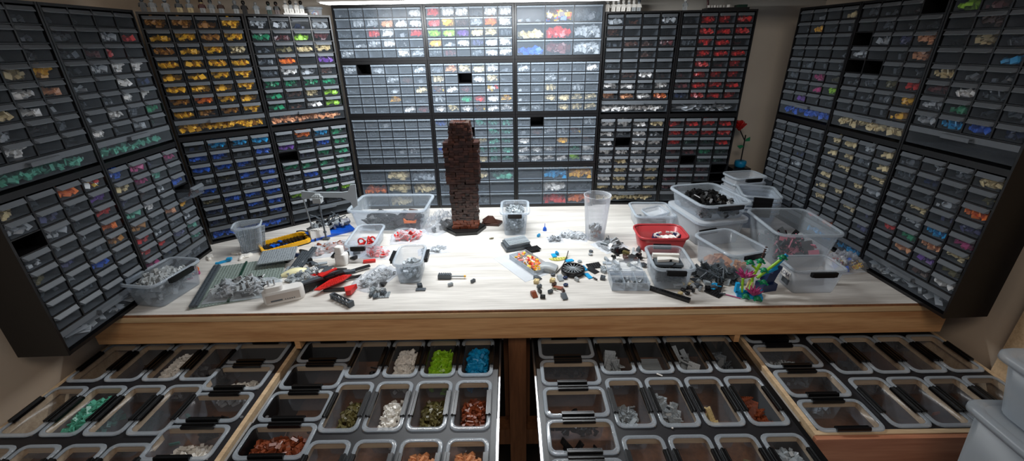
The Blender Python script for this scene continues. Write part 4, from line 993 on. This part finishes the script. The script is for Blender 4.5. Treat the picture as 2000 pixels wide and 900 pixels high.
# coral-like colourful brick plant
co = empty('brick_coral', (.715, 1.105, 0), 0, 'colourful brick-built coral with pink flowers and green stems', 'toy plant')
def P3(*p): return Vector(p)
mb = MB(); mb.box((.0, 0, .005), (.070, .040, .010), Euler((0, 0, -.3)).to_matrix())
for i in range(8): mb.box((-.035 + .010 * i, .010 * math.sin(i), .013), (.018, .010, .006), Euler((0, .3, i)).to_matrix())
ob('teal_base', mb, M['C'], co)
mb = MB(); mb.box((.070, .035, .012), (.050, .034, .024), Euler((0, 0, .2)).to_matrix()).box((.075, .04, .040), (.030, .024, .034), Euler((0, .3, .2)).to_matrix()).box((.090, .040, .068), (.022, .018, .030), Euler((0, .4, .2)).to_matrix()); ob('dark_rock', mb, M['n'], co)
mb = MB(); mb.cyl((.002, 0, .01), (.006, .01, .060), .0045).cyl((.006, .01, .060), (.020, .01, .105), .0045).cyl((.020, .01, .055), (.060, .02, .085), .0045).cyl((.060, .02, .085), (.085, .02, .112), .0042).cyl((.006, .01, .065), (-.028, .0, .060), .0036).cyl((.012, .01, .085), (-.004, .01, .098), .003).cyl((-.028, 0, .06), (-.022, 0, .012), .0036); ob('lime_stems', mb, M['L'], co)
mb = MB()
for c in ((-.012, .01, .108), (.018, .01, .112), (.042, .02, .075), (.088, .02, .118), (-.020, -.02, .010), (.010, -.03, .008), (.036, 0, .045)):
    mb.lathe([(.0015, -.006), (.009, -.002), (.010, .003), (.004, .008), (.001, .009)], 10, c)
    for k in range(4): a = R_(90 * k + 30); mb.box(Vector(c) + Vector((.009 * math.cos(a), .009 * math.sin(a), 0)), (.012, .006, .003), Euler((0, .4, a)).to_matrix())
ob('green_leaves', mb, M['G'], co)
def spiky(c, r, n, up):
    mb = MB(); rg = random.Random(int(abs(c[0]) * 1e4)); c = Vector(c)
    for i in range(n):
        a = 2 * math.pi * i / n; d_ = Vector((math.cos(a), .6 * math.sin(a), up + rg.uniform(-.3, .5))).normalized()
        mb.cyl(c, c + d_ * r * .55, .0022, .0042, 6).cyl(c + d_ * r * .55, c + d_ * r, .0042, .0008, 6)
    return mb
ob('pink_flower', spiky((-.030, -.01, .068), .034, 11, .6), M['M'], co); ob('pink_flower', spiky((-.002, -.025, .016), .032, 10, .9), M['M'], co)
mb = MB(); mb.cyl((.020, .012, .112), (.026, .014, .150), .0018, n=6)
for k in range(6): mb.lathe([(.001, 0), (.0045, .002), (.001, .004)], 8, (.021 + k * .001, .012, .122 + k * .0065))
ob('brown_spire', mb, M['b'], co)
mb = MB(); mb.box((.085, .025, .100), (.010, .006, .060), Euler((0, .6, 0)).to_matrix()).box((.060, .022, .070), (.050, .006, .008), Euler((0, -.5, 0)).to_matrix()).box((-.040, .0, .030), (.010, .010, .030)); ob('blue_fronds', mb, M['C'], co)
mb = MB(); mb.cyl((-.012, 0, .02), (-.006, 0, .055), .0035).cyl((.0, -.005, .012), (.004, 0, .045), .0035); ob('cream_stems', mb, M['T'], co)

# rose in its blue pot behind the boxes
bx = ob('dark_box', MB().b2(-.042, .042, -.038, .038, 0, .160), M['k'], None, (1.075, 1.968, 0)); tag(bx, 'black box in the back right corner under the rose pot', 'box')
rp = empty('rose_pot', (1.078, 1.960, .1603), 0, 'red brick-built rose with black stem in a blue pot', 'toy flower')
mb = MB(); mb.lathe([(.018, 0), (.024, .004), (.026, .020), (.024, .030), (.012, .032), (.010, .030)], 14); ob('pot', mb, M['C'], rp)
mb = MB(); mb.cyl((0, 0, .031), (-.002, 0, .150), .0028, n=8).cyl((-.002, 0, .125), (-.034, 0, .175), .0026, n=8); ob('stem', mb, M['k'], rp)
mb = MB()
for s_, z_ in ((1, .120), (-1, .098)):
    mb.prism([(0, 0), (.010, .010), (.028, .012), (.020, -.006)], 0, .003, Matrix.Translation((0, 0, z_)) @ Euler((R_(70), R_(-20), 0)).to_matrix().to_4x4() @ Matrix.Scale(s_, 4, (1, 0, 0)))
ob('leaf', mb, M['G'], rp)
mb = MB(); rg = random.Random(8)
for k in range(16):
    a = k * 2.4; rr_ = .006 + .0011 * k; p = Vector((-.040 + rr_ * math.cos(a), rr_ * math.sin(a), .190 + .014 * (1 - k / 16)))
    mb.box(p, (.004, .022, .026), Euler((0, .35 + k * .03, a)).to_matrix(), 0, (1, .6))
mb.cyl((-.034, 0, .172), (-.040, 0, .188), .006, .014, 10); ob('bloom', mb, M['R'], rp)

# small toy figures on top of the cabinets and on the bench
mt_ = MB(); mt_.b2(-.0078, .0078, -.0038, .0038, .0, .0028).b2(-.0078, -.0006, -.0038, .0038, .0028, .0125).b2(.0006, .0078, -.0038, .0038, .0028, .0125).b2(-.0076, .0076, -.0036, .0036, .0125, .0155); me_leg = mt_.mesh('legs')
mt_ = MB(); mt_.add([Vector((sx * (.0078 if z < .02 else .0056), sy * .0038, z)) for z in (.0156, .0285) for sy in (-1, 1) for sx in (-1, 1)], [(0, 2, 3, 1), (4, 5, 7, 6), (0, 1, 5, 4), (2, 6, 7, 3), (0, 4, 6, 2), (1, 3, 7, 5)]); me_tor = mt_.mesh('torso')
mt_ = MB(); mt_.cyl((0, 0, .0286), (0, 0, .0300), .003, n=10).lathe([(.0036, .0300), (.0052, .0312), (.0052, .0375), (.0038, .0390), (.0024, .0392), (.0024, .0402)], 14); me_head = mt_.mesh('head')
mt_ = MB(); mt_.cyl((0, 0, 0), (.0018, -.001, -.0065), .0020, n=8).cyl((.0018, -.001, -.0065), (.0022, -.0048, -.0100), .0018, n=8).cyl((.0022, -.0048, -.0100), (.0022, -.0066, -.0112), .0016, n=6); me_arm = mt_.mesh('arm')
mt_ = MB(); mt_.lathe([(.0062, .0335), (.0064, .0375), (.0052, .0418), (.0025, .0436), (.0004, .0438)], 14); me_hat = mt_.mesh('helmet')
def figure(loc, rz, cl, ct, ch, chat, label, group=None, lying=None):
    f = empty('toy_figure', loc, rz, label, 'toy figure', group)
    if lying: f.rotation_euler = lying
    ob('legs', me_leg, M[cl], f); ob('torso', me_tor, M[ct], f); ob('head', me_head, M[ch], f)
    for s_ in (-1, 1): ob('arm', me_arm, M[ct], f, (s_ * .0078, 0, .0262), (0, 0, 0), (s_, 1, 1))
    if chat: ob('helmet', me_hat, M[chat], f)
    return f
def on_top(fr, s, back=.030):
    (ox, oy), ang = FR[fr]; a = R_(ang); return Vector((ox + s * math.cos(a) - back * math.sin(a), oy + s * math.sin(a) + back * math.cos(a), 2 * HA + .0004)), a
CN = {'w': 'pale grey', 'W': 'white', 'k': 'black', 'g': 'dark grey', 'T': 'tan', 'b': 'brown', 's': 'grey', 'Y': 'yellow', 'd': 'dark green', 'r': 'dark red', 'n': 'navy'}
figs = [(.025, 'g', 'g', 'g', 'g'), (.050, 'w', 's', 'w', None), (.085, 's', 'w', 'g', 's'), (.120, 'T', 'g', 'g', None), (.150, 'T', 's', 'w', 's'), (.185, 'w', 'r', 'T', 'k'), (.212, 'w', 's', 's', 'g'), (.240, 's', 'b', 'w', None),
        (.285, 'w', 'g', 's', 's'), (.312, 'k', 'k', 'k', 'k'), (.350, 'w', 's', 'w', None), (.392, 'd', 'w', 'd', 'k'), (.418, 'b', 'k', 'b', 'k')]
for i, (s_, a1, a2, a3, a4) in enumerate(figs):
    p, a = on_top('AL', s_); figure(p, a, a1, a2, a3, a4, f'toy figure, {ordn(i + 1)} from left on the angled corner cabinets, {CN[a1]} legs', 'figures on the corner cabinets')
p, a = on_top('AL', .478, .030); sb = ob('figure_stand', MB().b2(-.042, .042, -.014, .014, 0, .006), M['W'], None, p, (0, 0, a)); tag(sb, 'white stand under four figures on the corner cabinets', 'stand')
for i in range(4):
    p, a = on_top('AL', .450 + i * .0185, .028 + .004 * (i % 2)); figure(p + Vector((0, 0, .0062)), a, 'W', ['W', 'w', 'W', 's'][i], ['s', 'k', 's', 'k'][i], 'W' if i % 2 == 0 else 'k', f'white-bodied toy figure, {ordn(i + 1)} from left on the white stand', 'figures on the white stand')
p, a = on_top('AL', .552, .050); open_tub('storage_box', 'little clear box on top of the corner cabinets', 'storage box', p, .060, .070, .030, a, 'tubmilky', .003, .9, .008)
stuff_in(p, a, .045, .05, .014, 14, 430, 'm', 'mixed bits in the little box on the corner cabinets', FRM)
for i, s_ in enumerate((.012, .036, .056, .076, .098, .118, .138)):
    p, a = on_top('AR', s_, .040); figure(p, a, 'W' if i < 5 else 'w', 'W', 'W' if i % 2 else 's', 'W' if i < 6 else 'g', f'white toy figure, {ordn(i + 1)} from left on the right back cabinets', 'white figures on the right cabinets')
p, a = on_top('AR', .322, .035); figure(p, a, 'w', 'w', 's', 'W', 'single pale toy figure standing at the middle of the right back cabinets')
p, a = on_top('AR', .480, .045); e = empty('small_diorama', p, a, 'low black base with small white and green parts on the right back cabinets', 'toy model')
ob('black_base', MB().b2(-.075, .090, -.03, .03, 0, .008), M['k'], e); mb = MB(); rg = random.Random(5)
for i in range(9): mb.box((-.060 + i * .012, rg.uniform(-.015, .01), .0135), (.007, .010, .010))
ob('white_bricks', mb, M['W'], e); ob('dark_green_block', MB().b2(.050, .085, -.02, .02, .0081, .018), M['d'], e); ob('red_post', MB().cyl((-.055, .022, .0081), (-.06, .022, .045), .004), M['r'], e)
# figures and bits on the bench
figure(at(372, 545) + Vector((0, 0, .002)), R_(40), 'M', 'O', 'T', 'g', 'orange and pink toy figure group sitting left of the baseplates', 'bench figures')
figure(at(384, 536) + Vector((.004, 0, .002)), R_(10), 'M', 'O', 'g', 'T', 'second orange figure with grey hair beside the first one', 'bench figures')
for i, (u_, v_, r__) in enumerate(((411, 500, 30), (478, 499, 10), (492, 497, -30), (455, 495, 80))):
    f = figure(at(u_, v_) + Vector((0, 0, .004)), 0, 'W', 'W', 'W', 'W', ['white lying toy figure by the left corner cabinets', 'white toy figure lying below the narrow clear tub', 'rightmost white figure lying below the narrow clear tub', 'leftmost white figure lying below the narrow clear tub'][i], 'white bench figures', (R_(90), 0, R_(r__)))
mb = MB(); mb.box((0, 0, .004), (.034, .008, .007), Euler((0, 0, .5)).to_matrix()).box((.014, .004, .010), (.016, .012, .008)).box((-.020, -.010, .004), (.014, .007, .006)); tag(ob('teal_figure_part', mb, M['C'], None, at(440, 512), (0, 0, .2)), 'teal and black small creature part left of the grey baseplate', 'toy part')

# the bench light housing
bl = empty('bench_lamp', (-.12, 1.60, .8415), 0, 'slim linear LED lamp hung above the bench', 'lamp')
ob('housing', MB().b2(-.50, .50, -.035, .035, 0, .030), M['whiteplastic'], bl)
ob('diffuser', MB().b2(-.49, .49, -.034, .034, -.004, -.0005), M['led'], bl)
ob('bracket', MB().b2(-.42, -.41, -.01, .01, .0301, .458), M['metal'], bl); ob('bracket', MB().b2(.41, .42, -.01, .01, .0301, .458), M['metal'], bl)

# ================================================================== LOOSE PIECES
def piece(kind):
    I = Matrix.Identity(3); mb = MB()
    if kind == 'two-by-four plate': brick_into(mb, 4, 2, .0032, (0, 0, 0), I)
    elif kind == 'two-by-two brick': brick_into(mb, 2, 2, .0096, (0, 0, 0), I)
    elif kind == 'long plate': brick_into(mb, 6, 1, .0032, (0, 0, 0), I)
    elif kind == 'small brick': brick_into(mb, 2, 1, .0096, (0, 0, 0), I)
    elif kind == 'smooth tile': mb.loft([rrect(.031, .0158, .0008, 0, k=1), rrect(.031, .0158, .0008, .0030, k=1), rrect(.0302, .015, .0008, .0034, k=1)], smooth=False)
    elif kind == 'slope': mb.prism([(-.012, 0), (.012, 0), (.012, .003), (-.004, .0116), (-.012, .0116)], -.008, .008, Euler((R_(90), 0, 0)).to_matrix().to_4x4())
    elif kind == 'wedge plate': mb.prism([(-.024, -.012), (.024, -.012), (.012, .012), (-.024, .012)], 0, .0032)
    elif kind == 'big plate': brick_into(mb, 6, 4, .0032, (0, 0, 0), I)
    elif kind == 'pin': mb.cyl((-.009, 0, .004), (.009, 0, .004), .0024, n=8).cyl((-.001, 0, .004), (.001, 0, .004), .0034, n=8)
    elif kind == 'round piece': mb.lathe([(.0060, 0), (.0078, .001), (.0078, .005), (.0060, .006), (.0030, .0061), (.0028, .003)], 14)
    elif kind == 'arch piece': mb.b2(-.014, -.008, -.004, .004, 0, .0096).b2(.008, .014, -.004, .004, 0, .0096).b2(-.008, .008, -.004, .004, .0060, .0096)
    return mb.mesh(kind.replace(' ', '_').replace('-', '_'))
KN = ['two-by-four plate', 'two-by-two brick', 'long plate', 'small brick', 'smooth tile', 'slope', 'wedge plate', 'big plate', 'pin', 'round piece', 'arch piece']
PM = {k: piece(k) for k in KN}
PN = {'two-by-four plate': 'flat_plate', 'two-by-two brick': 'square_brick', 'long plate': 'long_plate', 'small brick': 'small_brick', 'smooth tile': 'smooth_tile', 'slope': 'slope_brick', 'wedge plate': 'wedge_plate', 'big plate': 'big_plate', 'pin': 'connector_pin', 'round piece': 'round_piece', 'arch piece': 'arch_piece'}
CK = {'two-by-four plate': 'studded plate', 'two-by-two brick': 'square brick', 'long plate': 'long narrow plate', 'small brick': 'small brick', 'smooth tile': 'smooth tile', 'slope': 'slope brick', 'wedge plate': 'wedge plate', 'big plate': 'wide plate', 'pin': 'connector pin', 'round piece': 'round piece', 'arch piece': 'arch piece'}
placed = []
def loose(u, v, kind, key, zone, rz=None, z=0.0, tilt=0):
    rng = LR; p = at(u, v, z)
    o = ob(PN[kind], PM[kind], M[key], None, p + Vector((0, 0, .0002 + abs(tilt) * .01)), (rng.uniform(-tilt, tilt), rng.uniform(-tilt, tilt), rng.uniform(-3.1, 3.1) if rz is None else R_(rz)))
    placed.append((o, NAME[key], CK[kind], zone))
LR = random.Random(2024)
def scatter(n, quad_, kinds, keys, zone, tilt=.12, mind=.013):
    (u0, v0, u1, v1) = quad_; got = []; tries = 0
    while len(got) < n and tries < n * 60:
        tries += 1
        u, v = LR.uniform(u0, u1), LR.uniform(v0, v1); p = at(u, v)
        if any((p - g).length < mind for g in got): continue
        got.append(p); loose(u, v, LR.choice(kinds), LR.choice(keys), zone, None, 0, tilt)
SM = ['small brick', 'two-by-two brick', 'slope', 'smooth tile', 'two-by-four plate', 'arch piece', 'round piece', 'pin']
scatter(46, (562, 528, 622, 566), ['two-by-four plate', 'slope', 'small brick', 'arch piece', 'smooth tile', 'two-by-two brick', 'round piece'], 'ssswwQQg', 'in grey spill left of red wing', .25, .0125)
scatter(10, (588, 512, 640, 530), ['smooth tile', 'small brick', 'long plate', 'wedge plate'], 'sgwk', 'behind the grey spill', .1, .02)
scatter(5, (612, 538, 640, 552), ['two-by-two brick', 'slope'], 'RR', 'between grey spill and red wing', .2, .014)
scatter(8, (556, 492, 606, 512), ['slope', 'small brick', 'wedge plate'], 'kkn', 'right of the yellow frame', .2, .02)
scatter(7, (722, 568, 752, 580), ['two-by-two brick', 'small brick', 'smooth tile'], 'sgwg', 'in front of the bag of links', .2, .014)
loose(749, 556, 'slope', 'k', 'in front of the bag of links', 80, 0, .1); loose(746, 577, 'big plate', 's', 'in front of the bag of links', 4)
loose(820, 560, 'two-by-two brick', 'g', 'by the clipped box', 20); loose(822, 566, 'smooth tile', 'g', 'by the clipped box', 0); loose(880, 558, 'small brick', 's', 'below the grey ribbed part', 30); loose(924, 551, 'small brick', 'g', 'right of the grey ribbed part', 50); loose(960, 467, 'pin', 'o', 'left of the slate grey stack', 20)
# little tan and brown pieces in front of the wheel
for (u, v, k, c) in [(1048, 552, 'two-by-two brick', 'T'), (1050, 545, 'slope', 'g'), (1053, 562, 'small brick', 'g'), (1054, 571, 'small brick', 'k'), (1043, 578, 'slope', 'E'), (1060, 582, 'small brick', 'k'), (1075, 572, 'small brick', 'g'), (1079, 550, 'two-by-two brick', 'T'),
                     (1082, 558, 'small brick', 'b'), (1090, 563, 'smooth tile', 'E'), (1100, 571, 'small brick', 'b'), (1102, 582, 'slope', 'g'), (1084, 566, 'pin', 'o'), (1094, 546, 'slope', 's'), (1105, 558, 'round piece', 'n'), (1126, 548, 'small brick', 'w'), (1104, 544, 'round piece', 'n'), (1080, 538, 'round piece', 'g')]:
    loose(u, v, k, c, 'in front of spoked wheel', None, 0, .1)
for (u, v, k, c) in [(1149, 540, 'smooth tile', 'C'), (1162, 546, 'pin', 'k'), (1177, 545, 'two-by-two brick', 'g'), (1153, 498, 'round piece', 'w'), (1154, 492, 'round piece', 'g'), (1132, 512, 'round piece', 's'), (1140, 525, 'two-by-four plate', 'C'), (1160, 520, 'big plate', 'k'), (1156, 528, 'wedge plate', 'k'), (1112, 510, 'smooth tile', 'C'), (1082, 500, 'smooth tile', 'C'), (1088, 497, 'small brick', 'C'), (1052, 462, 'small brick', 'C')]:
    loose(u, v, k, c, 'around the spoked wheel', None, 0, .08)
loose(1040, 490, 'big plate', 'k', 'right of the slate grey stack', 20); loose(1042, 486, 'big plate', 'k', 'right of the slate grey stack', 25, .0055); loose(1036, 496, 'pin', 'k', 'right of the slate grey stack')
scatter(12, (1178, 505, 1205, 535), ['smooth tile', 'two-by-two brick', 'arch piece'], 'wwsW', 'among white parts right of wheel', .15, .015)
scatter(26, (1196, 488, 1258, 535), ['slope', 'two-by-two brick', 'wedge plate', 'long plate', 'small brick', 'round piece'], 'kkkgwobW', 'in black spill right of wheel', .3, .017)
loose(1215, 490, 'big plate', 'k', 'in black spill right of wheel', 30); loose(1206, 478, 'big plate', 'g', 'in front of the tall cup', 60); loose(1178, 478, 'big plate', 'g', 'in front of the tall cup', 10)
scatter(6, (1236, 486, 1268, 502), ['small brick', 'slope'], 'kgw', 'left of front clip box', .2, .02)
scatter(9, (1322, 556, 1348, 575), ['two-by-two brick', 'arch piece', 'round piece'], 'swTk', 'in front of the clip box', .2, .016)
scatter(14, (1362, 545, 1420, 568), ['slope', 'two-by-two brick', 'small brick'], 'gssk', 'left of the coral', .2, .017)
for (u, v, k, c) in [(1396, 560, 'two-by-two brick', 'C'), (1392, 566, 'round piece', 'C'), (1404, 572, 'pin', 'k'), (1394, 573, 'big plate', 'k'), (1410, 576, 'pin', 'g'), (1402, 562, 'slope', 'C'), (1356, 548, 'slope', 'g'), (1350, 560, 'slope', 'w')]:
    loose(u, v, k, c, 'beside the coral', None, 0, .1)
tag(ob('thin_rod', MB().cyl((0, 0, .003), (.045, -.030, .003), .0016, n=8), M['M'], None, at(1408, 574)), 'thin pinkish rod lying in front of the coral', 'toy part')
scatter(6, (640, 490, 700, 506), ['slope', 'small brick'], 'kg', 'in front of the flat red bag', .2, .02)
# a few studs left on the trays
for (u, v, lb) in ((1288, 733, 'small white rod lying on the third tray between two rows'), (1313, 837, 'tiny white round stud on the third tray')):
    tag(ob('white_bit', MB().cyl((-.008 if u < 1300 else -.002, 0, .0022), (.008 if u < 1300 else .002, 0, .0022), .0022, n=8), M['W'], None, at(u, v, ZT), (0, 0, -.6)), lb, 'toy part')
# labels of the loose pieces
from collections import defaultdict
grp = defaultdict(list)
for o, cn, kn, zn in placed: grp[(cn, kn, zn)].append(o)
for (cn, kn, zn), os_ in grp.items():
    os_.sort(key=lambda q_: q_.location.x / max(.2, q_.location.y * .92 + .2))
    for i, o in enumerate(os_):
        n = len(os_)
        pre = '' if n == 1 else ('leftmost ' if i == 0 else 'rightmost ' if i == n - 1 else ordn(i + 1) + ' from left ')
        tag(o, f'{pre}{cn} {kn} {zn}', 'toy brick', 'loose pieces ' + zn)
